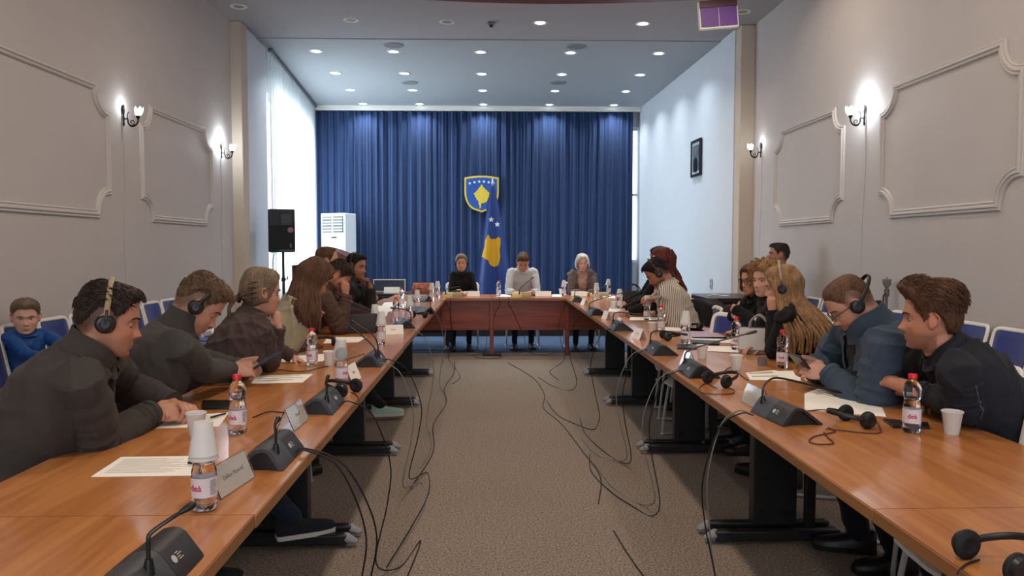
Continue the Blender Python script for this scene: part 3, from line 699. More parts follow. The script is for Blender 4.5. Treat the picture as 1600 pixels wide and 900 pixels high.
for px, l, nk in ((707, 'gold microphone unit before the woman in black at the head table', hn), (815, 'gold microphone unit before the man in white shirt', hn2), (936, 'gold microphone unit before the grey-haired woman', hn)):
    mic((at_y(px, 458, 9.92).x, 9.92, ZT), -PI / 2, l, nk, (M_gold, M_gold2), False)

# ================================================================ CABLES
def cable(pts, label, m=None, r=.0032, steps=6, grp='microphone cables'):
    o = MB().tube(crom(pts, steps), r, 6).build('cable', m or M_cable); return tag(o, label, 'cable', grp)
FZ = .004
def drop(x_e, y, side, bulge, floor_pts, label, m=None, x_s=None):
    """from the unit over the table edge to the carpet; side=+1 aisle lies at +x"""
    xs = x_s if x_s is not None else x_e - side * .05
    p = [(xs, y, ZT + .006), (x_e - side * .005, y + .01, ZT + .012), (x_e + side * bulge * .55, y + .03, TZ - .05), (x_e + side * bulge, y + .04, TZ - .25), (x_e + side * bulge * .9, y + .05, .32), (x_e + side * bulge * .6, y + .02, .08)]
    p += [(x, yy, FZ) for x, yy in floor_pts]; return cable(p, label, m)
drop(-.575, 2.38, 1, .17, [(-.48, 2.3), (-.45, 2.05), (-.43, 1.8)], 'black cable hanging from the second left microphone into the aisle')
drop(-.575, 2.40, 1, .20, [(-.42, 2.45), (-.38, 2.2), (-.5, 1.9)], 'second black cable hanging beside the first at the second left microphone', x_s=-.64)
drop(-.575, 3.14, 1, .15, [(-.40, 3.3), (-.34, 3.6), (-.36, 3.2), (-.42, 2.7)], 'black cable hanging from the third left microphone')
drop(-.575, 4.18, 1, .14, [(-.42, 4.5), (-.36, 4.1), (-.44, 3.4), (-.5, 2.9)], 'grey cable hanging from the double gooseneck microphone', M_cableg)
drop(-.575, 4.33, 1, .17, [(-.40, 4.7), (-.36, 4.3), (-.4, 3.8), (-.46, 3.3)], 'black cable hanging from the double gooseneck microphone')
drop(-.575, 5.8, 1, .13, [(-.45, 5.6), (-.42, 5.2), (-.45, 4.8)], 'grey cable hanging from the fifth left microphone', M_cableg)
drop(-.575, 7.5, 1, .1, [(-.46, 7.3), (-.4, 6.9), (-.44, 6.4)], 'pale cable hanging below the sixth left microphone', M_cableg)
drop(-.575, 9.1, 1, .1, [(-.42, 8.8), (-.34, 8.2), (-.4, 7.8)], 'black cable hanging near the left corner of the head table')
drop(.95, 2.88, -1, .13, [(.82, 2.85), (.74, 2.95), (.66, 3.1), (.62, 3.4), (.6, 3.7)], 'black cable hanging from the nearest right microphone')
drop(.95, 2.92, -1, .10, [(.92, 2.6), (.96, 2.3), (.95, 1.95)], 'grey cable hanging beside the nearest right microphone', M_cableg, 1.0)
drop(.95, 3.88, -1, .13, [(.83, 3.9), (.76, 4.05), (.68, 4.3), (.62, 4.7), (.66, 5.1)], 'black cable hanging from the second right microphone', M_cable)
drop(.95, 3.92, -1, .16, [(.80, 4.1), (.70, 4.4), (.66, 4.9)], 'grey cable hanging beside the second right microphone', M_cableg, 1.0)
drop(.95, 4.7, -1, .13, [(.84, 4.9), (.76, 5.2), (.7, 5.7), (.72, 6.2)], 'black cable hanging from the third right microphone')
drop(.95, 4.75, -1, .16, [(.80, 4.95), (.70, 5.1), (.66, 5.5)], 'grey cable hanging beside the third right microphone', M_cableg, 1.0)
drop(.95, 6.0, -1, .16, [(.84, 6.0), (.78, 5.8), (.7, 5.9), (.55, 6.3), (.5, 6.9)], 'black cable hanging from the fourth right microphone')
drop(.95, 7.4, -1, .2, [(.75, 7.4), (.6, 7.7), (.5, 8.2)], 'brown cable hanging from the fifth right microphone', M_cable)
drop(.95, 9.0, -1, .15, [(.75, 8.9), (.65, 8.5), (.7, 8.0)], 'black cable hanging near the right corner of the head table')
for (x, dx, l) in ((.1, -.16, 'left one of two cables crossing the red modesty panel'), (.22, .2, 'right one of two cables crossing the red modesty panel')):
    cable([(x, 9.9, ZT + .006), (x, HY - .006, ZT + .004), (x, HY - .012, .66), (x + dx * .3, HY + .09, .56), (x + dx * .6, HY + .1, .42), (x + dx, HY + .08, .25), (x + dx * 1.2, HY + .1, .06), (x + dx * 2.2, HY + .1, FZ), (x + dx * 3, HY + .3, FZ)], l)
cable([(-.52, 9.9, ZT + .006), (-.52, HY - .006, ZT + .004), (-.52, HY - .012, .6), (-.53, HY + .09, .45), (-.5, HY + .06, .2), (-.55, HY - .1, FZ), (-.6, HY - .5, FZ)], 'cable hanging over the left end of the head table')
cable([(-.22, 9.72, FZ), (-.14, 9.62, FZ), (-.02, 9.58, FZ), (.1, 9.62, FZ), (.13, 9.74, FZ), (.06, 9.83, FZ), (-.1, 9.82, FZ)], 'small cable loop on the carpet at the head table foot')
cable([(.2, 9.2, FZ), (.35, 8.6, FZ), (.46, 8.0, FZ), (.5, 7.2, FZ), (.45, 6.6, FZ), (.55, 6.0, FZ), (.62, 5.2, FZ), (.66, 4.6, FZ), (.58, 4.1, FZ)], 'long thin cable winding over the carpet along the right row')
cable([(-.45, 9.3, FZ), (-.42, 8.4, FZ), (-.47, 7.6, FZ), (-.41, 6.8, FZ), (-.46, 6.0, FZ), (-.40, 5.2, FZ), (-.47, 4.4, FZ)], 'long thin cable lying on the carpet along the left row')

# ================================================================ PAPERS, CARDS, THINGS ON THE TABLES
def sheet(px, label, z=0.0, lines=0, name='paper_sheet', m=None, th=.0006, grp='loose paper sheets', cat='paper'):
    P = [on_t(a, b) for a, b in px]; o = MB().prism([(p.x, p.y, ZT + z) for p in P], (0, 0, th)).build(name, m or M_paper, smooth=False); tag(o, label, cat, grp)
    if lines and len(P) == 4:
        a, b, c, d = P; mb = MB(); rd = random.Random(len(label))
        for k in range(lines):
            f = .12 + .76 * k / lines; e = rd.uniform(.6, .92); h = .35 / lines
            q = [a.lerp(d, f).lerp(b.lerp(c, f), .08), a.lerp(d, f).lerp(b.lerp(c, f), e), a.lerp(d, f + h * .5).lerp(b.lerp(c, f + h * .5), e), a.lerp(d, f + h * .5).lerp(b.lerp(c, f + h * .5), .08)]
            mb.add([(p.x, p.y, ZT + z + th + .0001) for p in q], [(0, 1, 2, 3)])
        mb.build('printed_lines', M_ink, o, smooth=False)
    return o
sheet([(189, 715), (318, 713), (300, 744), (142, 746)], 'printed sheet lying left of the nearest cup-topped bottle', lines=14)
sheet([(268, 652), (358, 645), (342, 667), (243, 670)], 'printed sheet under the clasped hands on the left row', lines=10)
sheet([(400, 588), (489, 585), (473, 598), (392, 600)], 'sheet under the phone held by the man in grey sweater', lines=3)
sheet([(440, 557), (512, 553), (505, 565), (436, 567)], 'white sheet right of the brown jacket woman with bottle on it')
sheet([(512, 527), (573, 527), (560, 535), (505, 537)], 'white sheet just in front of the black handbag')
sheet([(573, 479), (615, 477), (612, 487), (568, 488)], 'left white sheet between the leaning man and cup stacks')
sheet([(600, 473), (640, 471), (632, 482), (594, 483)], 'right white sheet between the leaning man and cup stacks', .001)
sheet([(590, 487), (607, 486), (604, 495), (585, 495)], 'small white note behind the two cup-topped bottles left', .002)
sheet([(1283, 606), (1383, 626), (1352, 634), (1257, 616)], 'printed sheet beneath the long gooseneck, farther of the overlapping two', .001, lines=4)
sheet([(1257, 616), (1378, 637), (1385, 652), (1257, 641)], 'blank sheet beneath the long gooseneck, nearer of the overlapping two', lines=0)
sheet([(1165, 583), (1210, 579), (1276, 596), (1172, 594)], 'white sheet under the hands of the phone holding man', lines=2)
sheet([(1205, 581), (1240, 580), (1278, 596), (1230, 593)], 'second white sheet poking out right under the phone holding hands', .001)
sheet([(1078, 527), (1155, 527), (1160, 536), (1085, 536)], 'white sheet behind the papers in front of curly-haired woman')
sheet([(1090, 541), (1165, 543), (1158, 552), (1095, 549)], 'white document beside the red-capped bottle in front of the grey bag', .002)
sheet([(1030, 511), (1095, 513), (1101, 518), (1035, 517)], 'long white sheet behind the red-capped bottle halfway up right row')
sheet([(953, 481), (1010, 487), (1004, 491), (950, 487)], 'open white paper in front of the man in striped shirt', .001)
sheet([(985, 496), (1042, 497), (1040, 501), (983, 501)], 'white booklet right of the fourth right microphone', .002)
sheet([(1060, 511), (1108, 513), (1140, 530), (1082, 529)], 'lilac tinted folder lying beyond the tall cup stack', .0, m=mat('lilac_folder', rgb(190, 168, 190), .5), name='folder', grp='folders', cat='folder')
sheet([(1080, 533), (1125, 535), (1124, 540), (1082, 538)], 'long black phone lying by the papers in front of curly woman', .003, m=M_dark, th=.008, name='smartphone', grp='phones on the tables', cat='phone')
sheet([(1058, 540), (1086, 540), (1089, 546), (1058, 546)], 'black phone under the tall cup-topped bottle on the right row', 0, m=M_dark, th=.0085, name='smartphone', grp='phones on the tables', cat='phone')
sheet([(1380, 658), (1450, 664), (1452, 671), (1395, 670)], 'black phone lying behind the nearest right bottle', 0, m=M_dark, th=.009, name='smartphone', grp='phones on the tables', cat='phone')
sheet([(316, 629), (362, 629), (362, 640), (316, 641)], 'flat black tablet beside the clasped hands', 0, m=M_dark, th=.01, name='tablet', grp='phones on the tables', cat='tablet')
sheet([(940, 462), (960, 463), (962, 467), (942, 466)], 'small white booklet at the right corner of the head table', 0, th=.012, name='booklet', cat='booklet', grp='booklets')
sheet([(778, 460), (800, 460), (798, 464), (775, 464)], 'white note left of the gold microphone of the man in white shirt', 0)
sheet([(863, 460), (880, 460), (878, 464), (862, 464)], 'white note right of the name card of the man in white shirt', 0)
o = sheet([(440, 541), (472, 530), (505, 545), (450, 552)], 'brown folder on the table in front of the brown jacket woman', 0, m=mat('brown_folder', rgb(92, 62, 44), .5), th=.02, name='folder', grp='folders', cat='folder')
def pen(a, b, label, z=.004, m=None):
    A, B_ = on_t(*a), on_t(*b); A.z = B_.z = ZT + z + .004
    o = MB().tube([A, B_], .004, 8, round_=True).build('pen', m or M_dark); tag(o, label, 'pen', 'pens')
pen((295, 728), (318, 732), 'dark pen on the printed sheet behind the nearest bottle')
pen((330, 656), (352, 650), 'dark pen on the printed sheet near clasped hands')
pen((535, 493), (560, 499), 'dark pen beside the black handbag')

def card(px, py, rz, w, h, label, txt=None, tent=False, acryl=False, z=ZT, lean=22):
    p = on_t(px, py); t = thing('name_card', label, 'name card', (p.x, p.y, z), math.radians(rz), 'table name cards')
    # local: faces -Y, width along X, leans back
    R = Matrix.Rotation(math.radians(-lean), 4, 'X'); th = .0025 if acryl else .0008
    MB().box((0, 0, h / 2), (w, th, h)).xf(R).build('front_plate', M_acry if acryl else M_paper, t)
    if acryl: MB().box((0, .0032, h / 2), (w * .97, .0006, h * .95)).xf(R).build('insert', M_paper, t)
    R2 = Matrix.Translation((0, 2 * h * math.sin(math.radians(lean)), 0)) @ Matrix.Rotation(math.radians(lean), 4, 'X')
    MB().box((0, 0, h / 2), (w, th, h)).xf(R2).build('rear_plate', M_acry if acryl else M_paper, t)
    if txt:
        me = text_mesh(txt, h * .2 if len(txt) > 6 else h * .22, .00015); put_mesh(me, 'lettering', M_ink, R @ Matrix.Translation((0, -th / 2 - .0004, h * .52)) @ Matrix.Rotation(PI / 2, 4, 'X'), t)
    return t
card(374, 763, 82, .2, .085, 'clear acrylic name holder beside the nearest bottle on the left row', 'Dalibor Novović', acryl=True)
card(472, 665, 88, .2, .085, 'clear name holder between the second and third left microphones', 'Novak', acryl=True)
card(558, 595, 85, .16, .085, 'white name card before the fourth left microphone', 'Marko')
card(615, 523, 15, .15, .075, 'white name card in front of the fifth left microphone', 'Ivana')
card(1169, 634, -86, .17, .085, 'shiny acrylic name holder left of the nearest right microphone', None, acryl=True)
card(1066, 572, -84, .1, .085, 'clear name holder behind the second right microphone', None, acryl=True)
card(993, 530, -78, .13, .08, 'white tent name card right of the fourth right microphone', 'Petar')
card(963, 511, -84, .12, .08, 'white name card behind the fourth right microphone', None)
card(943, 499, -78, .12, .08, 'white name card between the fourth and fifth right microphones', None)
card(909, 477, -78, .12, .08, 'white name card beside the farthest right microphone', None)
for px, l in ((737, 'white name card of the woman in black at the head table'), (849, 'white name card of the man in white shirt'), (905, 'white name card of the grey-haired woman')):
    card(px, 463, 0, .21, .07, l, None)
t = card(610, 459, 0, .22, .09, 'cream name card standing on the dark side table', None); t.location = (at_y(612, 455, 10.85).x, 10.85, ZT)
# small laptop standing open behind that card
t = thing('laptop', 'white open laptop behind the cream name card on side table', 'laptop', (at_y(610, 455, 11.1).x, 11.1, ZT))
MB().box((0, 0, .008), (.34, .2, .014)).build('keyboard_base', M_white, t, bevel=.003)
MB().box((0, -.1, .1), (.46, .01, .18)).build('screen_back', M_white, t, bevel=.003)
MB().box((0, -.107, .1), (.43, .004, .15)).build('screen_panel', mat('slate_screen', rgb(64, 74, 96), .3), t)

# ---- bags
def bag(label, loc, rz, w, d, h, m, handles, flap=None, name='handbag'):
    t = thing(name, label, 'bag', loc, math.radians(rz), None)
    rings = []
    for k in range(7):
        f = k / 6; ww = w / 2 * (1 - .1 * f * f) ; dd = d / 2 * (1 - .55 * f * f); z = h * f
        rings.append([(ww * math.copysign(abs(math.cos(a)) ** .4, math.cos(a)), dd * math.copysign(abs(math.sin(a)) ** .5, math.sin(a)), z) for a in [2 * PI * (j + .5) / 24 for j in range(24)]])
    MB().loft(rings).build('bag_body', m, t, bevel=.004)
    MB().tube([(-w * .43, 0, h), (0, 0, h + .004), (w * .43, 0, h)], .004, 6).build('zip', M_iron, t)
    if handles:
        for s in (-1, 1): MB().tube([(-w * .22, s * d * .2, h * .9), (-w * .2, s * d * .2, h * 1.25), (0, s * d * .18, h * 1.5), (w * .2, s * d * .2, h * 1.25), (w * .22, s * d * .2, h * .9)], .006, 6, 4).build('handle', m, t)
    if flap:
        q = MB().box((0, -d * .42, h * .56), (w * .94, .012, h * .86), Matrix.Rotation(math.radians(-18), 3, 'X')); q.build('flap', flap, t, bevel=.012)
    return t
M_bagk = mat('black_grained_leather', rgb(28, 26, 28), .45, bump=.3, bscale=400)
M_bagg = mat('grey_felt_bag', rgb(150, 146, 142), .7, noise=.06, nscale=300)
M_bagf = mat('pale_grey_leather', rgb(186, 184, 180), .5)
p = on_t(557, 522); bag('black leather handbag with zip in front of the beige jacket woman', (p.x - .02, p.y + .1, ZT), 8, .36, .16, .14, M_bagk, False)
p = on_t(1180, 556); bag('grey bag with pale flap standing on the right row', (p.x + .06, p.y + .12, ZT), -25, .23, .14, .155, M_bagg, True, M_bagf)
p = on_t(1002, 482); bag('black handbag with upright handles beyond the striped shirt man', (p.x - .02, p.y + .35, ZT), 10, .3, .15, .16, M_bagk, True)
p = on_t(655, 462, ZT)
t = bag('red and cream patterned scarf bag on the dark side table', (at_y(660, 455, 10.9).x, 10.95, ZT), 0, .30, .16, .14, mat('patterned_scarf', rgb(168, 92, 72), .8, noise=.6, nscale=22), False)
p = on_t(1012, 497); t = thing('purse', 'orange brown leather purse by the hands of the striped shirt man', 'purse', (p.x - .02, p.y + .3, ZT), .2)
MB().box((0, 0, .04), (.13, .07, .08)).build('purse_body', mat('tan_leather', rgb(150, 84, 54), .5), t, bevel=.01); MB().box((0, -.037, .055), (.12, .004, .05)).build('flap', mat('tan_leather', rgb(150, 84, 54), .5), t, bevel=.002)

# ---- headphones (shared builder: worn by people too)
M_cush = mat('black_ear_cushion', rgb(20, 20, 22), .7); M_band = mat('tan_headband', rgb(150, 128, 98), .4); M_bandk = mat('black_headband', rgb(30, 30, 32), .4)
def headphones(label, Mw, r=.088, band=None, spread=0.0, worn=True, halfband=False):
    """local: ears at +-Y, up +Z. origin between the ears"""
    t = thing('headphones', label, 'headphones', (0, 0, 0), 0, 'interpreter headphones')
    t.matrix_world = Mw
    hb = r + .0
    pts = [(0, -math.cos(a) * (hb + spread * (1 - math.sin(a))), .004 + math.sin(a) * (r * 1.56)) for a in [PI * k / 14 for k in range(15)]]
    MB().tube(pts, (.003, .0085) , 8, ref=(1, 0, 0)).build('headband', band or M_bandk, t)
    for s in (-1, 1):
        y = s * (hb - .006 + spread)
        MB().lathe([(.001, -.008), (.012, -.008), (.016, -.011), (.026, -.010), (.0315, -.005), (.0315, .002), (.027, .006), (.001, .006)], 24).xf(Matrix.Translation((0, y, 0)) @ Matrix.Rotation(-s * PI / 2, 4, 'X')).build('ear_cushion', M_cush, t)
        MB().lathe([(.001, .003), (.014, .003), (.016, .005), (.024, .003), (.028, -.006)], 20).xf(Matrix.Translation((0, y + s * .012, 0)) @ Matrix.Rotation(-s * PI / 2, 4, 'X')).build('ear_cup', M_dark, t)
        MB().tube([(0, y + s * .012, .0), (0, y + s * .016, .02), (0, y + s * .008, .045)], .004, 6).build('yoke', M_dark, t)
    return t
def hp_flat(px, py, rz, label, tilt=78):
    p = on_t(px, py)
    Mw = Matrix.Translation((p.x, p.y, ZT + .03)) @ Matrix.Rotation(math.radians(rz), 4, 'Z') @ Matrix.Rotation(math.radians(tilt), 4, 'Y')
    return headphones(label, Mw, .07)
hp_flat(1338, 664, -170, 'black headphones lying beside the nearest right microphone')
hp_flat(1120, 603, 25, 'black headphones lying beside the second right microphone')
hp_flat(545, 617, 160, 'black headphones behind the third left microphone')
hp_flat(1548, 893, 10, 'black headphones at the lower right corner on the nearest right table')
hp_flat(1040, 531, 0, 'folded black headphones left of the tall cup-topped bottle', 85)
hp_flat(1082, 516, 40, 'black headphones beside the empty blue chair at the right row', 85)
hp_flat(505, 540, 100, 'black headphones behind the red-capped bottle, left row', 85)
hp_flat(655, 497, 60, 'small black headphones at the sixth left microphone', 85)
def tcord(pxs, label, m=None):
    cable([(lambda q: (q.x, q.y, ZT + .003))(on_t(a, b)) for a, b in pxs], label, m or mat('brown_cord', rgb(70, 30, 22), .5), .0022, grp='cords on the tables')
tcord([(1290, 672), (1310, 674), (1370, 679), (1374, 668), (1366, 656), (1358, 653)], 'headphone cord curling beside the nearest right headphones')
tcord([(1294, 670), (1305, 676), (1290, 680), (1272, 684), (1264, 691), (1276, 696), (1302, 695), (1294, 686), (1287, 677)], 'thin cord loop in front of the nearest right microphone')
tcord([(1262, 644), (1285, 642), (1310, 646), (1330, 645)], 'cord running behind the nearest right microphone')
tcord([(1120, 608), (1103, 601), (1093, 608), (1100, 616), (1140, 617), (1147, 611), (1133, 606)], 'cord loop below the second right headphones')
tcord([(1110, 590), (1125, 586), (1142, 575), (1158, 588), (1170, 596)], 'cord running between white cup and second right microphone')
tcord([(395, 654), (420, 645), (445, 646), (463, 640)], 'black cord from the bottle to the second name holder', M_cable)
tcord([(430, 578), (470, 582), (500, 576), (520, 571), (545, 562), (570, 554)], 'black cord running from the phone to the fourth left microphone', M_cable)
tcord([(548, 614), (556, 618), (561, 626), (562, 634)], 'cord from headphones to the table edge, left row', M_cable)
tcord([(1050, 521), (1065, 520), (1075, 516)], 'thin cord by the blue chair, right row', M_cable)
tcord([(1496, 900), (1500, 893), (1512, 884), (1530, 878)], 'cord of the lower right headphones', M_cable)

# ================================================================ STAGE THINGS
# loudspeaker on tripod
sx, sy = -2.73, 10.15
t = thing('speaker_stand', 'black tripod stand carrying the loudspeaker beside the window curtain', 'stand', (sx, sy, 0))
MB().tube([(0, 0, .12), (0, 0, 1.36)], .018, 12).build('pole', M_black, t); MB().tube([(0, 0, .95), (0, 0, 1.0)], .028, 12).build('collar', M_black, t)
MB().tube([(.02, 0, .98), (.06, -.02, .98), (.06, -.02, 1.02)], .008, 6).build('knob', M_black, t)
for k in range(3):
    a = math.radians(25 + 120 * k); c_, s_ = math.cos(a), math.sin(a)
    MB().tube([(.02 * c_, .02 * s_, .75), (.5 * c_, .5 * s_, .02)] if k != 1 else [(.02 * c_, .02 * s_, .75), (.33 * c_, .33 * s_, .02)], .011, 8).build('leg', M_black, t)
    MB().tube([(.02 * c_, .02 * s_, .3), (.23 * c_, .23 * s_, .42)], .008, 6).build('brace', M_black, t)
t = thing('loudspeaker', 'black loudspeaker with round pink badge on the tripod', 'speaker', (sx, sy, 1.32), math.radians(14))
rings = [[(x * w_, y, z) for x, y, z in ((-.17, -.16, 0), (.17, -.16, 0), (.13, .16, 0), (-.13, .16, 0))] for w_ in (1,) for z in (0,)]
MB().prism([(-.18, -.16, .01), (.16, -.16, .01), (.12, .16, .01), (-.14, .16, .01)], (0, 0, .56)).build('cabinet', mat('black_cabinet_plastic', rgb(30, 32, 38), .5, bump=.2, bscale=300), t, bevel=.02, seg=3)
MB().box((.05, -.165, .44), (.15, .02, .14)).build('horn_recess', mat('horn_black', rgb(18, 18, 22), .4), t, bevel=.006)
MB().box((.05, -.176, .365), (.15, .012, .012)).build('horn_lip', M_mic, t)
MB().box((-.01, -.163, .2), (.3, .01, .32)).build('grille', mat('speaker_mesh', rgb(24, 26, 30), .6, bump=.6, bscale=700), t, bevel=.004)
MB().lathe([(.001, .002), (.036, .002), (.036, 0)], 24).xf(Matrix.Translation((.1, -.169, .30)) @ Matrix.Rotation(PI / 2, 4, 'X')).build('badge', mat('pink_badge', rgb(150, 96, 112), .5), t)
MB().box((.1, -.17, .1), (.014, .004, .05)).build('level_plate', M_greycap, t)
MB().box((.05, -.17, .035), (.2, .008, .03)).build('vent_slot', M_dark, t)
cable([(sx - .1, sy, 1.33), (sx - .14, sy, 1.2), (sx - .12, sy, .9), (sx - .1, sy, .4), (sx - .12, sy, .01)], 'thin cable hanging from the loudspeaker', M_cable, .004, grp='loudspeaker cables')
# floor air conditioner on the stage
t = thing('air_conditioner', 'tall white floor standing air conditioner before the blue curtain', 'air conditioner', (-2.88, 14.6, STZ), math.radians(-24))
w, d, h = .54, .36, 1.83
MB().box((0, 0, h / 2), (w, d, h)).build('cabinet', mat('white_appliance', rgb(226, 232, 236), .4), t, bevel=.015, seg=3)
MB().box((0, -d / 2 - .002, 1.62), (w * .86, .01, .30)).build('louvre_recess', mat('dark_louvre', rgb(50, 62, 70), .5), t)
for s in (-1, 1):
    for k in range(5): MB().box((s * .115, -d / 2 - .012, 1.51 + .055 * k), (.2, .022, .02), Matrix.Rotation(.5, 3, 'X')).build('louvre_slat', M_white, t)
MB().box((0, -d / 2 - .01, 1.62), (.018, .02, .3)).build('louvre_divider', M_white, t)
MB().box((.02, -d / 2 - .003, 1.38), (.12, .008, .035)).build('control_panel', M_dark, t)
MB().box((0, -d / 2 - .002, .4), (w * .86, .008, .5)).build('intake_grille', mat('grey_intake', rgb(190, 196, 200), .5), t)
# lectern and low cabinet
M_ls = wood('lectern_wood', rgb(62, 28, 22), rgb(84, 40, 30), .6, 'Z'); M_ls.node_tree.nodes['Principled BSDF'].inputs['Specular IOR Level'].default_value = .2
t = thing('lectern', 'dark red wooden lectern with curved top before the air conditioner', 'lectern', (-2.53, 12.7, STZ), math.radians(-8))
MB().prism([(-.2, -.2, 1.02), (.2, -.2, .9), (.18, -.2, .72), (-.19, -.2, .78)], (0, .02, 0)).build('front_panel', M_ls, t)
rg = []
for k in range(13):
    f = k / 12; x = -.24 + .47 * f; z = 1.20 - .13 * f * f - .02 * f; rg.append([(x, -.24, z), (x, .24, z), (x, .24, z - .28 + .05 * f), (x, -.24, z - .28 + .05 * f)])
MB().loft(rg).build('curved_head', M_ls, t, bevel=.006)
MB().box((0, 0, .46), (.34, .3, .92)).build('pedestal', M_ls, t, bevel=.01); MB().box((0, 0, .03), (.46, .42, .06)).build('base', M_ls, t, bevel=.01)
t = thing('wooden_cabinet', 'dark brown wooden cabinet behind the loudspeaker stand', 'cabinet', (-2.90, 11.35, 0), 0)
MB().box((.16, 0, .57), (.28, .4, 1.14)).build('tall_section', M_ls, t, bevel=.006); MB().box((-.08, .05, .30), (.2, .4, .60)).build('low_section', M_ls, t, bevel=.006)
MB().box((.2, -.204, .75), (.17, .008, .6)).build('door_panel', mat('grey_reflective_panel', rgb(104, 96, 104), .3), t)

# ---- emblem on the curtain, and the flag
KOS = [(.05, 1.0), (.14, .97), (.17, .88), (.27, .82), (.36, .72), (.45, .70), (.5, .62), (.62, .57), (.66, .47), (.6, .40), (.64, .33), (.54, .25), (.5, .14), (.4, .02), (.33, .03), (.25, -.03), (.12, -.02), (.04, -.06), (.02, -.2), (-.02, -.33), (-.08, -.30), (-.09, -.16), (-.16, -.05), (-.12, .03), (-.22, .14), (-.3, .18), (-.32, .28), (-.42, .33), (-.4, .42), (-.52, .47), (-.45, .55), (-.36, .55), (-.3, .64), (-.2, .70), (-.1, .83), (-.02, .87)]
def star(cx, cz, r): return [(cx + (r if k % 2 == 0 else r * .42) * math.sin(PI * k / 5), cz + (r if k % 2 == 0 else r * .42) * math.cos(PI * k / 5)) for k in range(10)]
ec = at_y(752.5, 303, 15.06)
t = thing('wall_emblem', 'shield emblem with yellow rim, six white stars and yellow map on the curtain', 'emblem', ec)
def shield(w, h, top=.045):
    p = [(-w, h * .86)]; p += [(-w + 2 * w * k / 8, h * (.86 + .10 * math.sin(PI * k / 8))) for k in range(1, 8)]; p += [(w, h * .86), (w, .1 * h)]
    p += [(w * math.cos(a) ** .8, h * (.1 - 1.0 * math.sin(a))) for a in [PI / 2 * k / 9 for k in range(1, 9)]]; p += [(0, -h * .97)]
    p += [(-w * math.cos(a) ** .8, h * (.1 - 1.0 * math.sin(a))) for a in [PI / 2 * k / 9 for k in range(8, 0, -1)]] + [(-w, .1 * h)]; return p
def flat(poly, y, th): return MB().prism([(x, y, z) for x, z in poly], (0, th, 0))
def tri_flat(poly, y, th):
    from mathutils.geometry import tessellate_polygon
    P = [Vector((x, y, z)) for x, z in poly]; tr = tessellate_polygon([P]); n = len(P); mb = MB()
    mb.add(P + [p + Vector((0, th, 0)) for p in P], [tuple(a) for a in tr] + [tuple(i + n for i in reversed(a)) for a in tr] + [(i, (i + 1) % n, (i + 1) % n + n, i + n) for i in range(n)]); return mb
M_yel = mat('emblem_yellow', rgb(214, 186, 62), .5); M_eblue = mat('emblem_blue', rgb(34, 78, 156), .5); M_star = mat('star_white', rgb(222, 236, 246), .5)
flat(shield(.335, .37), 0, .03).build('rim', M_yel, t); flat(shield(.30, .332), -.006, .01).build('field', M_eblue, t)
tri_flat([(-.02 + x * .27, -.17 + z * .36 * .98) for x, z in KOS], -.012, .008).build('map', M_yel, t)
for k in range(6): tri_flat(star(-.23 + .092 * k, .205 + .035 * math.sin(PI * k / 5), .032), -.012, .008).build('star', M_star, t)
# flag on a pole: a blue cloth cone of folds with the map and two stars showing
fc = at_y(768, 450, 11.95); fx, fy = fc.x, 12.25
t = thing('flag', 'blue flag with yellow map and white stars draped on its pole', 'flag', (at_y(770, 400, 12.25).x, 12.25, STZ))
FZT = at_y(767, 291, 12.25).z - STZ
def flag_pt(u, v, off=0):
    """u across -1..1, v 0 top..1 bottom"""
    z = FZT * (1 - v) + .25 * v; hw = .02 + (.275) * min(1, v * 1.25) ** .85
    x = u * hw + .015 * v; y = -.05 + .05 * v * math.sin(u * 6.5 + 1.2) - .03 * v - off
    return Vector((x, y, z))
def flag_cloth():
    nu, nv = 48, 30; vs = [flag_pt(-1 + 2 * i / nu, j / nv) for j in range(nv + 1) for i in range(nu + 1)]
    mb = MB().add(vs, [(j * (nu + 1) + i, j * (nu + 1) + i + 1, (j + 1) * (nu + 1) + i + 1, (j + 1) * (nu + 1) + i) for j in range(nv) for i in range(nu)])
    return mb
fo = flag_cloth().build('cloth', mat('flag_blue_satin', rgb(24, 58, 128), .45, sheen=.3), t, ang=180)
back = flag_cloth(); back.v = [(x * .97, .06 - y * .5, z) for x, y, z in back.v]; back.build('rear_fold', MATS['flag_blue_satin'], t, ang=180)
def on_flag(poly, name, m, sub=True):
    from mathutils.geometry import tessellate_polygon
    # project a polygon given in local (x,z) on the cloth
    def lift(x, z):
        v = (FZT - z) / (FZT - .25); hw = .02 + .275 * min(1, v * 1.25) ** .85; u = (x - .015 * v) / hw; return flag_pt(u, v, .006)
    bm = bmesh.new(); P = [Vector((x, 0, z)) for x, z in poly]; vs_ = [bm.verts.new(p) for p in P]
    for a in tessellate_polygon([P]):
        try: bm.faces.new([vs_[i] for i in a])
        except Exception: pass
    xs = [x for x, _ in poly]
    for k in range(1, 12):
        c = min(xs) + (max(xs) - min(xs)) * k / 12
        bmesh.ops.bisect_plane(bm, geom=bm.verts[:] + bm.edges[:] + bm.faces[:], plane_co=(c, 0, 0), plane_no=(1, 0, 0))
    for v_ in bm.verts: v_.co = lift(v_.co.x, v_.co.z)
    me = bpy.data.meshes.new(name); bm.to_mesh(me); bm.free(); me.materials.append(m)
    me.polygons.foreach_set('use_smooth', [True] * len(me.polygons))
    o = bpy.data.objects.new(name, me); COL.objects.link(o); o.parent = t; return o
M_fy = mat('flag_yellow', rgb(216, 164, 24), .5)
mz = at_y(765, 415, 12.2).z - STZ; mh = at_y(765, 366, 12.2).z - STZ - mz
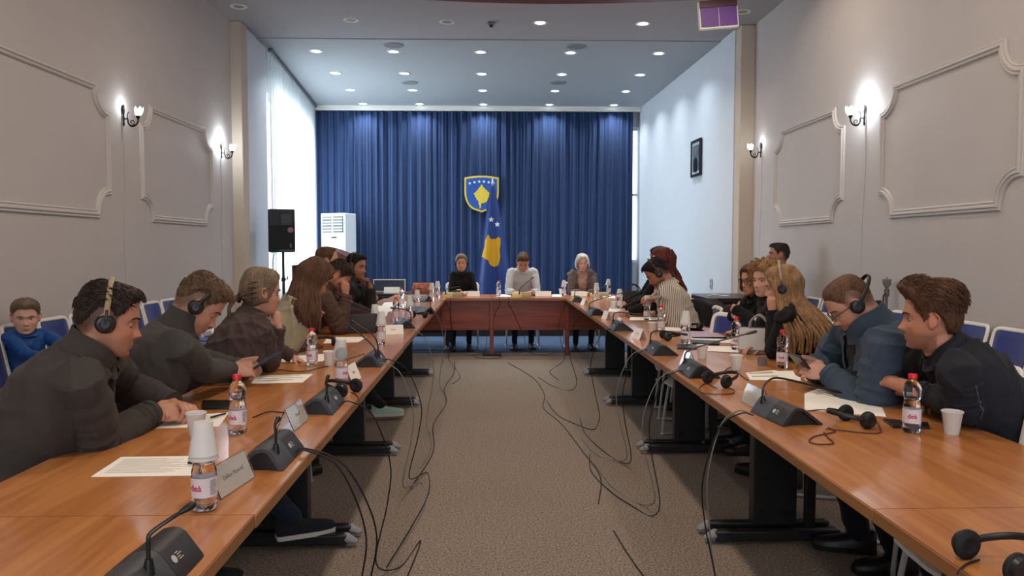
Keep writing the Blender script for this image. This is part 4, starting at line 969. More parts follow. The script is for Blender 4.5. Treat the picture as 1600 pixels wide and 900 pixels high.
MAPF = [(-.2, .95), (-.12, 1.0), (-.02, .9), (.1, .84), (.3, .86), (.42, .84), (.62, .92), (.78, .88), (.8, .7), (.72, .5), (.78, .3), (.7, .1), (.6, .0), (.3, -.05), (.1, .0), (-.05, .05), (-.1, .16), (-.3, .2), (-.62, .28), (-.55, .4), (-.4, .6), (-.36, .8)]
on_flag([(x * .21 - .045, mz + mh * z) for x, z in MAPF], 'map', M_fy)
for px, py in ((767.5, 343), (777, 350.5)):
    q = at_y(px, py, 12.15); on_flag(star(q.x - t.location.x, q.z - STZ, .048), 'star', M_star)
MB().tube([(0, 0, 0), (0, 0, FZT + .03)], .014, 10).lathe([(.14, 0), (.14, .03), (.03, .05)], 20).build('pole', mat('pole_wood', rgb(120, 110, 96), .4), t)
MB().lathe([(.004, 0), (.02, .02), (.022, .04), (.01, .06), (.016, .08), (.003, .12)], 12, (0, 0, FZT + .02)).build('finial', mat('silver_finial', rgb(200, 205, 210), .25, metal=.8), t)

# dark desk with bag against the right bay corner, coats on chairs are with the people
t = thing('dark_desk', 'dark wooden desk in the corner by the right pilaster', 'desk', (2.74, 9.0, 0), 0)
MB().box((0, 0, .80), (.62, .9, .05)).build('desk_top', mat('dark_walnut_top', rgb(48, 36, 38), .35), t, bevel=.004)
MB().box((0, 0, .74), (.56, .82, .08)).build('apron', MATS['dark_walnut'], t)
for a in (-1, 1):
    for b in (-1, 1): MB().box((a * .25, b * .38, .36), (.06, .06, .72)).build('leg', MATS['dark_walnut'], t)
o = MB().tube([(2.52, 8.85, .835), (2.58, 8.8, .85), (2.68, 8.82, .836), (2.74, 8.78, .84)], (.02, .006), 8, 3).build('white_strap', M_white); tag(o, 'crumpled white strip lying on the dark desk', 'strip')

t = bag('small orange brown bag standing on a side chair behind the bearded man', (2.86, 6.72, .475), 80, .24, .12, .2, mat('orange_brown_leather', rgb(140, 66, 40), .5), True)
# ================================================================ PEOPLE
def vn(v): return v.normalized()
V_ = Vector
M_skin = attr_mat('skin', .48, sss=.12, bump=.04, bscale=220, spec=.35)
M_eyew = mat('eye_white', rgb(200, 192, 186), .25); M_iris = mat('dark_iris', rgb(34, 24, 20), .15)
def hair_mat(name, c):
    m = bpy.data.materials.new(name); m.use_nodes = True; nt = m.node_tree; b = nt.nodes['Principled BSDF']
    tc = nt.nodes.new('ShaderNodeTexCoord'); mp = nt.nodes.new('ShaderNodeMapping'); mp.inputs['Scale'].default_value = (1, 1, .22)
    n = nt.nodes.new('ShaderNodeTexNoise'); n.inputs['Scale'].default_value = 140; n.inputs['Detail'].default_value = 3
    n1 = nt.nodes.new('ShaderNodeTexNoise'); n1.inputs['Scale'].default_value = 22; n1.inputs['Detail'].default_value = 2
    nt.links.new(tc.outputs['Object'], mp.inputs[0])
    for q in (n, n1): nt.links.new(mp.outputs[0], q.inputs['Vector'])
    ad = nt.nodes.new('ShaderNodeMath'); ad.operation = 'ADD'; nt.links.new(n.outputs['Fac'], ad.inputs[0]); nt.links.new(n1.outputs['Fac'], ad.inputs[1])
    cr = nt.nodes.new('ShaderNodeMapRange'); cr.inputs[1].default_value = .7; cr.inputs[2].default_value = 1.3; cr.inputs[3].default_value = .55; cr.inputs[4].default_value = 1.5
    nt.links.new(ad.outputs[0], cr.inputs[0])
    mx = nt.nodes.new('ShaderNodeMix'); mx.data_type = 'RGBA'; mx.blend_type = 'MULTIPLY'; mx.inputs[0].default_value = 1; mx.inputs[6].default_value = (*c, 1)
    nt.links.new(cr.outputs[0], mx.inputs[7]); nt.links.new(mx.outputs[2], b.inputs['Base Color'])
    b.inputs['Roughness'].default_value = .6; b.inputs['Specular IOR Level'].default_value = .18
    bp = nt.nodes.new('ShaderNodeBump'); bp.inputs['Strength'].default_value = .6; bp.inputs['Distance'].default_value = .004
    nt.links.new(n.outputs['Fac'], bp.inputs['Height']); nt.links.new(bp.outputs[0], b.inputs['Normal']); return m
HRGB0 = dict(black=(30, 24, 24), dark=(48, 36, 32), brown=(88, 62, 46), chestnut=(82, 56, 42), auburn=(88, 40, 36), blond=(138, 106, 76), ash=(112, 94, 78), grey=(190, 186, 180), curly=(150, 114, 74), lightbrown=(92, 72, 56))
HRGB = {k: rgb(*c) for k, c in HRGB0.items()}
HM = {k: hair_mat(k + '_hair', rgb(*c)) for k, c in HRGB0.items()}
def cloth(name, c, stripe=None, bump=.25, bscale=260, rough=.85, noise=.07, sheen=.04):
    m = mat(name, c, rough, noise=noise, nscale=14, bump=bump, bscale=bscale, sheen=sheen, spec=.25)
    nt = m.node_tree; bs = nt.nodes['Principled BSDF']; old = bs.inputs['Normal'].links[0].from_socket if bs.inputs['Normal'].links else None
    tc = nt.nodes.new('ShaderNodeTexCoord'); wn_ = nt.nodes.new('ShaderNodeTexNoise'); wn_.inputs['Scale'].default_value = 9; wn_.inputs['Detail'].default_value = 1; wn_.inputs['Distortion'].default_value = .5
    nt.links.new(tc.outputs['Object'], wn_.inputs['Vector']); b2 = nt.nodes.new('ShaderNodeBump'); b2.inputs['Strength'].default_value = .3; b2.inputs['Distance'].default_value = .03
    nt.links.new(wn_.outputs['Fac'], b2.inputs['Height'])
    if old: nt.links.new(old, b2.inputs['Normal'])
    nt.links.new(b2.outputs[0], bs.inputs['Normal'])
    if stripe:
        nt = m.node_tree; b = nt.nodes['Principled BSDF']; tc = nt.nodes.new('ShaderNodeTexCoord'); w = nt.nodes.new('ShaderNodeTexWave')
        w.inputs['Scale'].default_value = stripe[1]; w.inputs['Distortion'].default_value = 1.2; w.bands_direction = 'DIAGONAL' if len(stripe) > 2 else 'X'
        nt.links.new(tc.outputs['Object'], w.inputs['Vector'])
        cr = nt.nodes.new('ShaderNodeMapRange'); cr.inputs[1].default_value = .62; cr.inputs[2].default_value = .8; nt.links.new(w.outputs['Fac'], cr.inputs[0])
        mx = nt.nodes.new('ShaderNodeMix'); mx.data_type = 'RGBA'; mx.inputs[6].default_value = (*c, 1); mx.inputs[7].default_value = (*stripe[0], 1)
        nt.links.new(cr.outputs[0], mx.inputs[0]); nt.links.new(mx.outputs[2], b.inputs['Base Color'])
    return m
M_trk = cloth('dark_trousers', rgb(32, 32, 40)); M_trj = cloth('dark_jeans', rgb(36, 44, 62)); M_shoe = mat('black_shoe_leather', rgb(24, 22, 24), .4)
M_sole = mat('pale_rubber_sole', rgb(206, 204, 196), .6); M_sneak = cloth('dark_sneaker', rgb(34, 36, 42)); M_sneakg = cloth('mint_sneaker', rgb(176, 200, 186))
M_brow = mat('eyebrow_hair', rgb(44, 32, 28), .7)

SL = np.array([ # z, front, back, halfwidth
    [.120, .004, -.030, .006], [.116, .030, -.052, .026], [.106, .056, -.074, .046], [.088, .073, -.088, .060], [.064, .083, -.098, .070], [.040, .087, -.103, .0745],
    [.018, .0885, -.104, .0755], [.002, .083, -.102, .0750], [-.018, .082, -.098, .0735], [-.036, .083, -.090, .071], [-.054, .084, -.080, .066], [-.072, .083, -.066, .060],
    [-.088, .080, -.050, .053], [-.100, .079, -.036, .045], [-.110, .074, -.022, .034], [-.117, .060, -.008, .018], [-.119, .045, .010, .006]])
def head_point(z, a):
    """surface of the bare skull/face at height z and azimuth a (0 = front, + = left)"""
    zz = SL[::-1, 0]; fr = np.interp(z, zz, SL[::-1, 1]); bk = np.interp(z, zz, SL[::-1, 2]); w = np.interp(z, zz, SL[::-1, 3])
    cx = (fr + bk) / 2 if z > -.06 else (fr + bk) / 2; hx = (fr - bk) / 2
    c, s = math.cos(a), math.sin(a); e = .92
    return Vector((cx + hx * math.copysign(abs(c) ** e, c), w * math.copysign(abs(s) ** e, s), z))
def face_push(p, fem=0, nose=1.0):
    x, y, z = p; g = lambda q, s: math.exp(-(q / s) ** 2)
    if x > .03:
        d = 0
        t = min(max((.010 - z) / .046, 0), 1)   # nose ridge
        if -.055 < z < .03: d += nose * (.005 + .021 * t ** 1.2) * g(y, .0085 + .004 * t) * (1 if z > -.038 else g(z + .038, .008))
        d += nose * .009 * g(abs(y) - .012, .007) * g(z + .040, .009)
        d -= .0135 * g(abs(y) - .031, .016) * g(z - .001, .0125)      # sockets
        d += .0045 * g(abs(y) - .026, .02) * g(z - .019, .008)         # brow
        d += .005 * g(abs(y) - .046, .016) * g(z + .028, .016)          # cheekbone
        d -= .004 * g(abs(y) - .04, .014) * g(z + .062, .016)
        d += .0065 * g(y, .019) * g(z + .0675, .0052) + .0065 * g(y, .016) * g(z + .0785, .0055) - .003 * g(y, .02) * g(z + .073, .0022)
        d -= .004 * g(y, .02) * g(z + .089, .005); d += (.005 - .003 * fem) * g(y, .022) * g(z + .106, .012)
        x += d
    return Vector((x, y, z))
ZL = [.119, .116, .110, .102, .093, .082, .070, .058, .046, .034, .026, .020, .014, .008, .002, -.004, -.010, -.017, -.024, -.030, -.035, -.040, -.045, -.050, -.056, -.0615, -.0655, -.0695, -.073, -.0765, -.081, -.086, -.092, -.098, -.104, -.110, -.115, -.118]
def head_mb(fem=0, nose=1.0, wide=1.0):
    mb = MB(); n = 56; rings = []
    for z in ZL: rings.append([face_push(head_point(z, 2 * PI * (j + .5) / n), fem, nose) for j in range(n)])
    for r in rings:
        for q in r: q.y *= wide
    mb.loft(rings)
    for s in (-1, 1):   # ears
        R = Matrix.Rotation(math.radians(-10), 3, 'Y') @ Matrix.Rotation(s * math.radians(22), 3, 'Z')
        mb.ell((-.008, s * .079 * wide, -.006), (.019, .006, .031), R, 14, 8)
        mb.tube([(-.002, s * .078 * wide, -.033), (-.022, s * .086 * wide, -.012), (-.026, s * .089 * wide, .008), (-.012, s * .086 * wide, .026), (.006, s * .080 * wide, .02)], .0045, 6, 3, round_=True)
    return mb
HLA = [0, 25, 42, 54, 64, 73, 82, 92, 104, 118, 135, 180]
HLZ = {'short': [.070, .072, .066, .048, .020, -.014, .006, .024, .006, -.035, -.058, -.066],
         'receding': [.092, .098, .082, .058, .022, -.012, .006, .024, .006, -.035, -.055, -.062],
         'buzz': [.074, .074, .064, .046, .018, -.012, .008, .024, .006, -.035, -.052, -.060],
         'fem': [.070, .066, .052, .030, .002, -.030, -.05, -.055, -.06, -.07, -.08, -.09]}
def hairline(style, fade=0.0):
    z = HLZ[style]
    return lambda a: float(np.interp(abs(math.degrees(a)), HLA, z)) + fade * sstep(abs(math.degrees(a)), 52, 78) * (1 if abs(math.degrees(a)) < 100 else 1.25)
def sstep(x, a, b): t = min(max((x - a) / (b - a), 0), 1); return t * t * (3 - 2 * t)
def hair_cap(thick, line, rnd, wide=1.0, n=72, rough=.002, fade=0.0):
    """thick(p, a) -> thickness in m"""
    hl = hairline(line, fade); rings = []; zs = list(np.linspace(.1195, -.095, 44))
    for z in zs:
        r = []
        for j in range(n):
            a = 2 * PI * (j + .5) / n; a2 = a if a <= PI else a - 2 * PI
            p = head_point(z, a); p.y *= wide; m = z - hl(a2); t = sstep(m, -.001, .014 + fade * .3)
            nrm = Vector((p.x * 1.1 + .02, p.y * 1.6, max(p.z, -.02) * 1.1 + (.0 if z < .1 else .05))).normalized()
            th = thick(p, a2) * t if m > -.001 else -.007
            th += rough * mnoise.noise(p * 90 + Vector((rnd.random() * .01, 0, 0))) * t
            r.append(p + nrm * th)
        rings.append(r)
    return MB().loft(rings)
def clumps(mb, path, r0, r1, n=5, flat=.5):
    P = [Vector(p) for p in path]; k = len(P)
    mb.tube(P, [(r0 * (1 - (i / (k - 1)) ** 1.5) + r1 * (i / (k - 1)) ** 1.5,) * 2 for i in range(k)], n)

def basis(yaw, pitch=0, roll=0):
    """columns forward, left, up. pitch>0 looks down"""
    return (Matrix.Rotation(math.radians(yaw), 3, 'Z') @ Matrix.Rotation(math.radians(pitch), 3, 'Y') @ Matrix.Rotation(math.radians(roll), 3, 'X'))
def ik(S, Wp, l1, l2, pole):
    d = Wp - S; L = d.length; L2 = min(L, (l1 + l2) * .985); Wp = S + d * (L2 / L); L = L2; d = (Wp - S).normalized()
    x = (l1 * l1 - l2 * l2 + L * L) / (2 * L); h = math.sqrt(max(l1 * l1 - x * x, 0)); p = (pole - d * pole.dot(d)).normalized()
    return S + d * x + p * h, Wp
def hand(mb, wrist, d, up, side, curl=(20, 30, 20), s=1.0, thumb=(0.55, .75, -.35), spread=1.0, tcurl=25):
    """side=+1 left hand (thumb towards its -Y), fingers run along d, up = back of the hand"""
    X = vn(d); Z = vn(up - X * up.dot(X)); Y = Z.cross(X) * (-side)   # thumb direction
    A = lambda x, y, z: wrist + (X * x + Y * y + Z * z) * s
    rg = []
    for x, w, t, yo in ((-.03, .026, .019, 0), (0, .027, .018, 0), (.025, .035, .017, .002), (.055, .041, .015, .001), (.082, .041, .012, 0), (.094, .036, .009, 0)):
        rg.append([A(x, yo + w * math.copysign(abs(math.cos(a)) ** .7, math.cos(a)), t * math.sin(a) - (.3 * x * .1)) for a in [2 * PI * j / 16 for j in range(16)]])
    mb.loft(rg)
    for q, (y, L, r) in enumerate(((.031, .072, .0088), (.0105, .080, .0090), (-.0105, .074, .0086), (-.030, .058, .0078))):
        ang = 0; P = [A(.072, y, -.002), A(.088, y, .001)]; p = Vector((.088, y + 0, .001)); sy = spread * (y * .12)
        for k, (f, c) in enumerate(zip((.44, .31, .25), curl)):
            ang += math.radians(c + 3 * q); p = p + Vector((L * f * math.cos(ang), sy * f * 1.2, -L * f * math.sin(ang))); P.append(A(*p))
        mb.tube(P, [r * s, r * s * 1.04, r * s, r * s * .92, r * s * .8], 9, round_=True)
    t = Vector(thumb).normalized(); b = Vector((.018, .022, -.006)); m1 = b + t * .045; t2 = (t + Vector((math.radians(tcurl), -math.radians(tcurl) * .8, -.1))).normalized(); m2 = m1 + t2 * .032; m3 = m2 + t2 * .026
    mb.tube([A(*b), A(*m1), A(*m2), A(*m3)], [.014 * s, .0115 * s, .0100 * s, .0080 * s], 9, round_=True)

JOBS = []
def job(mb, name, voxel, smooth, m, parent, fn=None):
    me = mb.mesh(name, False); o = bpy.data.objects.new(name, me); COL.objects.link(o)
    r = o.modifiers.new('r', 'REMESH'); r.mode = 'VOXEL'; r.voxel_size = voxel; r.adaptivity = 0
    if smooth:
        q = o.modifiers.new('s', 'SMOOTH'); q.iterations = smooth; q.factor = .5
    JOBS.append((o, name, m, parent, fn)); return o
def run_jobs():
    dg = bpy.context.evaluated_depsgraph_get()
    for o, name, m, parent, fn in JOBS:
        me = bpy.data.meshes.new_from_object(o.evaluated_get(dg), depsgraph=dg)
        old = o.data; o.modifiers.clear(); o.data = me; bpy.data.meshes.remove(old); me.name = name
        me.materials.clear(); me.materials.append(m)
        if fn: fn(o, me)
        me.polygons.foreach_set('use_smooth', [True] * len(me.polygons)); me.update()
        o.parent = parent
        if parent: o.matrix_parent_inverse = Matrix.Translation(-Vector(parent.location))
def getco(me): a = np.empty(len(me.vertices) * 3); me.vertices.foreach_get('co', a); return a.reshape(-1, 3)
def getno(me): a = np.empty(len(me.vertices) * 3); me.vertices.foreach_get('normal', a); return a.reshape(-1, 3)
def vnoise(p, seed=0):
    """vectorised value noise, p (n,3)"""
    i = np.floor(p).astype(np.int64); f = p - i; f = f * f * (3 - 2 * f); r = 0
    def h(a, b, c):
        q = (a * 374761393 + b * 668265263 + c * 2147483647 + seed * 974711) & 0x7fffffff; q = (q ^ (q >> 13)) * 1274126177 & 0x7fffffff
        return ((q ^ (q >> 16)) & 0xffff) / 65535.0
    for a in (0, 1):
        for b in (0, 1):
            for c in (0, 1):
                r = r + h(i[:, 0] + a, i[:, 1] + b, i[:, 2] + c) * (f[:, 0] if a else 1 - f[:, 0]) * (f[:, 1] if b else 1 - f[:, 1]) * (f[:, 2] if c else 1 - f[:, 2])
    return r * 2 - 1
SKIN = {'fair': (196, 146, 124), 'warm': (186, 132, 108), 'tan': (168, 116, 94), 'pale': (208, 162, 142)}

def person(name_label, H, face=(0, 0, 0), body=0, s=1.0, hs=None, fem=0, skin='warm', hair='short', hcol='dark', top='jacket', tcol=None, shirt=None,
           arms=None, bulk=1.0, near=1.0, stubble=0.0, lid=.35, trousers=None, shoes='black', nose=1.0, wide=1.0, zip_=False, collar='stand', pz=None, knees=.11, hshift=None, tl=1.0,
           sleeve=True, lean_min=None, hair_len=.45, slouch=.03, seams=None, legs=True, foldamp=1.0, stand=False, shfwd=0.0, headphones_=None, glasses=False, feet=None, group='seated attendees'):
    rnd = random.Random(hash(name_label) % 9999 if False else len(name_label) * 7 + int(H.x * 100))
    hs = hs or (1.0 if not fem else .95); Rh = basis(*face); Rb = basis(body); f, l, up = Rb.col[0], Rb.col[1], Vector((0, 0, 1))
    hw = lambda p: H + Rh @ (Vector(p) * hs)
    C = hw((-.022, 0, -.064)); pz = pz if pz is not None else .45 + .095 * s
    lean = math.radians(15); L = (.572 if not fem else .555) * s * tl
    for _ in range(4):
        tu = f * math.sin(lean) + up * math.cos(lean); nd = vn(Rh.col[2] * .45 + tu * .75 + f * .10); NB = C - nd * (.046 * s)
        cs = min(max((NB.z - pz) / L, .3), .999); lean = math.acos(cs)
        if lean_min is not None: lean = lean_min
    L = (NB.z - pz) / math.cos(lean); P = NB - (f * math.sin(lean) + up * math.cos(lean)) * L
    t = vn(NB - P); n = vn(f - t * f.dot(t))
    if 0: print('PERSON', name_label[:30], [round(q, 2) for q in P], 'NB', [round(q, 2) for q in NB], 'lean', round(math.degrees(lean)), 'L', round(L / s, 2))
    root = thing('person', name_label, 'person', (P.x, P.y, 0), 0)
    k = s * bulk
    spine = lambda u: P + (NB - P) * u - n * (slouch * s * math.sin(PI * min(max(u, 0), 1)))
    def torso(mb, e, lo=-.10, top_=1.0):
        W_ = [(-.16, .13, .10, 0), (-.10, .165, .118, 0), (0, .172, .125, 0), (.2, .158, .118, .004), (.42, .160, .118, .008), (.62, .170, .122, .008), (.76, .174, .116, .0), (.86, .168, .096, -.006), (.93, .142, .076, -.010), (.985, .105, .066, -.008), (1.03, .066, .058, 0)]
        if fem: W_ = [(-.16, .14, .11, 0), (-.10, .172, .118, 0), (0, .172, .122, 0), (.2, .142, .105, .0), (.38, .135, .100, .004), (.58, .155, .118, .018), (.70, .165, .118, .016), (.84, .162, .090, -.002), (.93, .135, .070, -.008), (.985, .088, .058, -.006), (1.03, .056, .050, 0)]
        rings = []
        for u, w, d, o in W_:
            if u < lo or u > top_: continue
            c = spine(u) + n * (o * s + (shfwd * .5 * s if u > .6 else 0)); ww = (w * k + e); dd = (d * k + e)
            rings.append([c + l * (ww * math.copysign(abs(math.cos(a)) ** .85, math.cos(a))) + n * (dd * math.copysign(abs(math.sin(a)) ** .9, math.sin(a))) for a in [2 * PI * j / 28 for j in range(28)]])
        mb.loft(rings)
    # ---- arms
    AR = []; arms = arms or [{}, {}]
    for sd, a in ((1, arms[0]), (-1, arms[1])):   # +1 left, -1 right
        S = spine(.915) + l * (sd * (.170 if not fem else .150) * k) + n * (.01 + shfwd + a.get('sf', 0)) * s
        Wp = a.get('w', P + f * (.40 * s) + l * (sd * .10 * s) + up * (.80 - P.z))
        pole = a.get('pole', None); pole = pole if pole is not None else (l * (sd * .7) - f * .35 - up * .8)
        El, Wp = ik(S, Wp, .285 * s, .255 * s, pole)
        if a.get('e') is not None: El = a['e']
        d = a.get('d', vn(Wp - El)); u_ = a.get('up', up); AR.append((sd, S, El, Wp, d, u_, a))
    # ---- body (one mesh)
    mb = head_mb(fem, nose, wide); mb.v = [tuple(hw(v)) for v in mb.v]
    nr = (.0585 if not fem else .049) * s * (1 + (bulk - 1) * .7)
    mb.tube([hw((-.018, 0, -.02)), C, NB + n * .0, spine(.93)], [(nr * 1.0, nr * 1.05), (nr, nr), (nr * 1.06, nr * 1.02), (nr * 1.15, nr * .95)], 18, 3, ref=n)
    mb.tube([hw((.030, 0, -.085)), C + Rh.col[0] * .03 - Rh.col[2] * .03, NB + n * .035], [nr * .5, nr * .5, nr * .6], 10)
    torso(mb, -.030, -.10, .99)
    for sd, S, El, Wp, d, u_, a in AR:
        ar = s * (1 if not fem else .86)
        mb.tube([S - l * sd * .05 - t * .03, S - l * sd * .02 - t * .02, S.lerp(El, .5), El, El.lerp(Wp, .45), Wp], [.025 * ar, .030 * ar, .032 * ar, .030 * ar, .034 * ar, (.027 * ar, .024 * ar)], 12, 2, round_=True)
        hand(mb, Wp, d, u_, sd, a.get('curl', (25, 30, 20)), s * (1 if not fem else .9) * (hs if s > .9 else 1.0), a.get('thumb', (.55, .75, -.35)), a.get('spread', 1), a.get('tcurl', 25))
    sk = np.array(rgb(*SKIN[skin])); RhT = np.array(Rh.transposed()); Hn = np.array(H)
    def tint(o, me):
        co = getco(me); lc = (co - Hn) @ RhT.T / hs; nv = len(co); c = np.tile(sk, (nv, 1))
        x, y, z = lc[:, 0], lc[:, 1], lc[:, 2]; g = lambda q, w: np.exp(-(q / w) ** 2); isf = (x > .02) & (np.abs(z) < .15) & (np.abs(y) < .1)
        red = isf * (g(y, .013) * g(z + .036, .014) * .35 + g(np.abs(y) - .045, .02) * g(z + .035, .022) * .28) + (np.abs(y) > .074) * (np.abs(z) < .04) * .4 * (np.abs(x) < .05)
        c *= 1 + red[:, None] * np.array([.12, -.30, -.30])
        lip = isf * (g(y, .022) * g(z + .073, .0085)) * (x > .06); lipc = np.array(rgb(160, 80, 78) if fem else rgb(150, 92, 84)); c = c * (1 - .75 * lip[:, None]) + lipc * (.75 * lip[:, None])
        if stubble:
            st = (z < -.05) * (z > -.13) * (x > -.02) * np.clip((-.045 - z) / .02, 0, 1) + g(z + .055, .008) * g(y, .03) * (x > .06); st = np.clip(st, 0, 1) * (1 - .8 * lip)
            c = c * (1 - stubble * st[:, None]) + np.array(rgb(60, 46, 42)) * (stubble * st[:, None])
        if hair in ('short', 'buzz', 'crop', 'receding', 'quiff'):
            az_ = np.degrees(np.abs(np.arctan2(np.abs(y), x))); z0_ = np.interp(az_, HLA, HLZ[{'buzz': 'buzz', 'receding': 'receding'}.get(hair, 'short')])
            sc2 = np.clip((z - z0_ + .004) / .016, 0, 1) * (z > -.08); w2 = sc2 * np.clip(.35 + (z - z0_) / .07, .35, .85) * (np.abs(y) < .0835 * wide)
            c = c * (1 - w2[:, None]) + np.array(HRGB[hcol]) * w2[:, None]
        c *= (1 + .05 * vnoise(co * 60))[:, None]
        at = me.color_attributes.new('tint', 'FLOAT_COLOR', 'POINT'); at.data.foreach_set('color', np.hstack([c, np.ones((nv, 1))]).astype(np.float32).ravel())
    vox = .0040 if near < 3.6 else .0052 if near < 4.2 else (.0072 if near < 7.5 else .0088)
    job(mb, 'body', vox * (1 if hs > .9 else .9), 1, M_skin, root, tint)
    # ---- eyes, brows
    def child(mb_, nm, m, tr=True):
        if tr: mb_.v = [tuple(hw(v)) for v in mb_.v]
        o = mb_.build(nm, m); o.parent = root; o.matrix_parent_inverse = Matrix.Translation(-root.location); return o
    for sd in (-1, 1):
        ec_ = Vector((.0625, sd * .031 * wide, .0))
        e = child(MB().ell(ec_, (.0122, .0125, .0122), None, 16, 10), 'eyeball', M_eyew)
        pa = -lid * .35; dirv = Vector((math.cos(pa), 0, math.sin(pa)))
        ir = MB().ell(ec_ + dirv * .0085, (.0045, .0058, .0058), None, 12, 8); ir.v = [tuple(hw(v)) for v in ir.v]; io = ir.build('iris', M_iris); io.parent = e
        lm = MB(); vs = []; fs = []; nu, nv_ = 14, 7; top_a, bot_a = math.radians(95), math.radians(28 - 62 * lid)
        for i in range(nv_ + 1):
            el = top_a + (bot_a - top_a) * i / nv_
            for j in range(nu + 1):
                az = math.radians(-82 + 164 * j / nu); r_ = .0136; vs.append(ec_ + Vector((r_ * math.cos(el) * math.cos(az), r_ * 1.12 * math.cos(el) * math.sin(az) if el < PI / 2 else 0, r_ * math.sin(el) * (1 - .25 * abs(az) / 1.5 if el > 0 else 1))))
        lm.add(vs, [(i * (nu + 1) + j, i * (nu + 1) + j + 1, (i + 1) * (nu + 1) + j + 1, (i + 1) * (nu + 1) + j) for i in range(nv_) for j in range(nu)])
        child(lm, 'eyelid', LID(skin))
        child(MB().tube(vs[-(nu + 1) + 1:-1], .0011 if not fem else .0015, 5), 'eyelashes', M_iris)
        lm2 = MB(); lm2.tube([ec_ + Vector((.0118 * math.cos(az), .0138 * math.sin(az), -.0075 + .004 * abs(math.sin(az)))) for az in [math.radians(-75 + 15 * j) for j in range(11)]], .0022, 6); child(lm2, 'lower_lid', LID(skin))
        bm_ = MB(); bt = .0028 if not fem else .0018
        bm_.tube([face_push(head_point(z_, math.asin(min(1, y_ / .0755)) * sd)) + Vector((.0015, 0, 0)) for y_, z_ in ((.014, .017), (.022, .0205), (.032, .023), (.042, .0215), (.049, .0165))], [(bt * .8, bt * 1.2), (bt, bt * 1.5), (bt, bt * 1.4), (bt, bt), (bt * .6, bt * .5)], 6, 2, ref=(1, 0, 0))
        child(bm_, 'eyebrow', HM[hcol] if hcol in ('black', 'dark', 'brown', 'grey') else M_brow)
    # ---- hair
    hair_build(root, H, Rh, hs, hw, hair, hcol, rnd, wide, hair_len, child, NB, f, l, near, s, Vector(hshift or (0, 0, 0)))
    # ---- upper garment
    e0 = (.012 if top in ('shirt', 'sweater') else .020) * min(1, s)
    gm = MB(); torso(gm, e0, -.16 if stand else -.12)
    for sd, S, El, Wp, d, u_, a in AR:
        ar = s * (1 if not fem else .88) * (1 + (bulk - 1) * .6); x = e0 - .012
        We = Wp.lerp(El, a.get('cuff', .06)); fd = vn(We - El)
        sm_ = MB(); N_ = 26; gm.tube([S - l * (sd * .05) - t * .015, S - t * .004, S.lerp(El, .5), El.lerp(S, .1)], [(.062 + x) * ar, (.064 + x) * ar, (.057 + x) * ar, (.048 + x) * ar], 16, 3, round_=True)
        sm_.tube([S.lerp(El, .16), S.lerp(El, .32), S.lerp(El, .6), El, El.lerp(We, .5), We], [(.050 + x) * ar, (.060 + x) * ar, (.058 + x) * ar, (.052 + x) * ar, (.046 + x) * ar, (.035 + x) * ar], N_, 9)
        R_ = len(sm_.v) // N_; sc_ = (1.0 if top == 'jacket' else .7) * foldamp; sd0 = rnd.random() * 50
        for i_ in range(R_):
            cen = sum((V_(sm_.v[i_ * N_ + j_]) for j_ in range(N_)), V_((0, 0, 0))) / N_; u_q = i_ / (R_ - 1)
            for j_ in range(N_):
                v_ = V_(sm_.v[i_ * N_ + j_]); an_ = 2 * PI * j_ / N_; q1 = mnoise.noise(V_((math.cos(an_) * .9 + sd0, math.sin(an_) * .9, u_q * 7))); q2 = mnoise.noise(V_((math.cos(an_) * 1.3, math.sin(an_) * 1.3 + sd0, u_q * 17 + math.cos(an_) * 1.2)))
                fi = min(1, u_q / .2); Ae = math.exp(-((u_q - .52) / .13) ** 2); Ac = math.exp(-((u_q - .93) / .09) ** 2)
                rg_ = (1 - abs(math.sin(u_q * 26 + 1.8 * math.cos(an_ + sd0) + 3 * q1))) ** 2 * (.5 + q2); dr = .07 * q1 + .12 * rg_ + Ae * .085 * math.sin(u_q * 95 + 3.2 * q1 + 1.4 * math.cos(an_)) + Ac * .08 * math.sin(u_q * 120 + 2.5 * q1)
                sm_.v[i_ * N_ + j_] = tuple(cen + (v_ - cen) * (1 + dr * sc_ * fi))
        child(sm_, 'sleeve', tcol, False)
        if seams:
            for j_ in (N_ // 4 if sd < 0 else N_ // 4, N_ * 3 // 4):
                pts_ = []
                for i_ in range(4, R_ - 1):
                    cen = sum((V_(sm_.v[i_ * N_ + q_]) for q_ in range(N_)), V_((0, 0, 0))) / N_; v_ = V_(sm_.v[i_ * N_ + j_]); pts_.append(v_ + (v_ - cen).normalized() * .0006)
                child(MB().tube(pts_, .0011, 5), 'stitching', seams, False)
    Pn, tn, nn, ln = (np.array(q) for q in (P, t, n, l)); LL = (NB - P).length
    AX = [(np.array(S), np.array(El), np.array(We_)) for (sd, S, El, We_, d, u_, a) in AR]
    amp = (.020 if top == 'jacket' else .010) * foldamp * s
    def folds_(o, me):
        co = getco(me); no = getno(me); q = co * 1.0
        # arm coordinates: folds across the sleeve, strongest at the elbow
        v = co - Pn; u = v @ tn / LL; lat = v @ ln; fw = v @ nn
        lc = np.stack([lat, fw, u * LL], 1)
        def fam(dv, kk, sd_): return (1 - np.abs(np.sin(lc @ np.array(dv) * kk + 3.2 * vnoise(lc * 4.5 + sd_, sd_)))) ** 2.2 * np.clip(vnoise(lc * 3.5 + 9 * sd_, sd_ + 3) * 1.6 + .5, 0, 1)
        s0_ = int(abs(H.x * 13 + H.y * 7)) % 17
        dsp = .8 * fam((.7, .3, 1), 26, s0_ + 1) + .8 * fam((-.7, .4, 1), 29, s0_ + 2) + .5 * fam((.1, 1, .6), 40, s0_ + 4) - .45 + .3 * vnoise(lc * 6, 5)
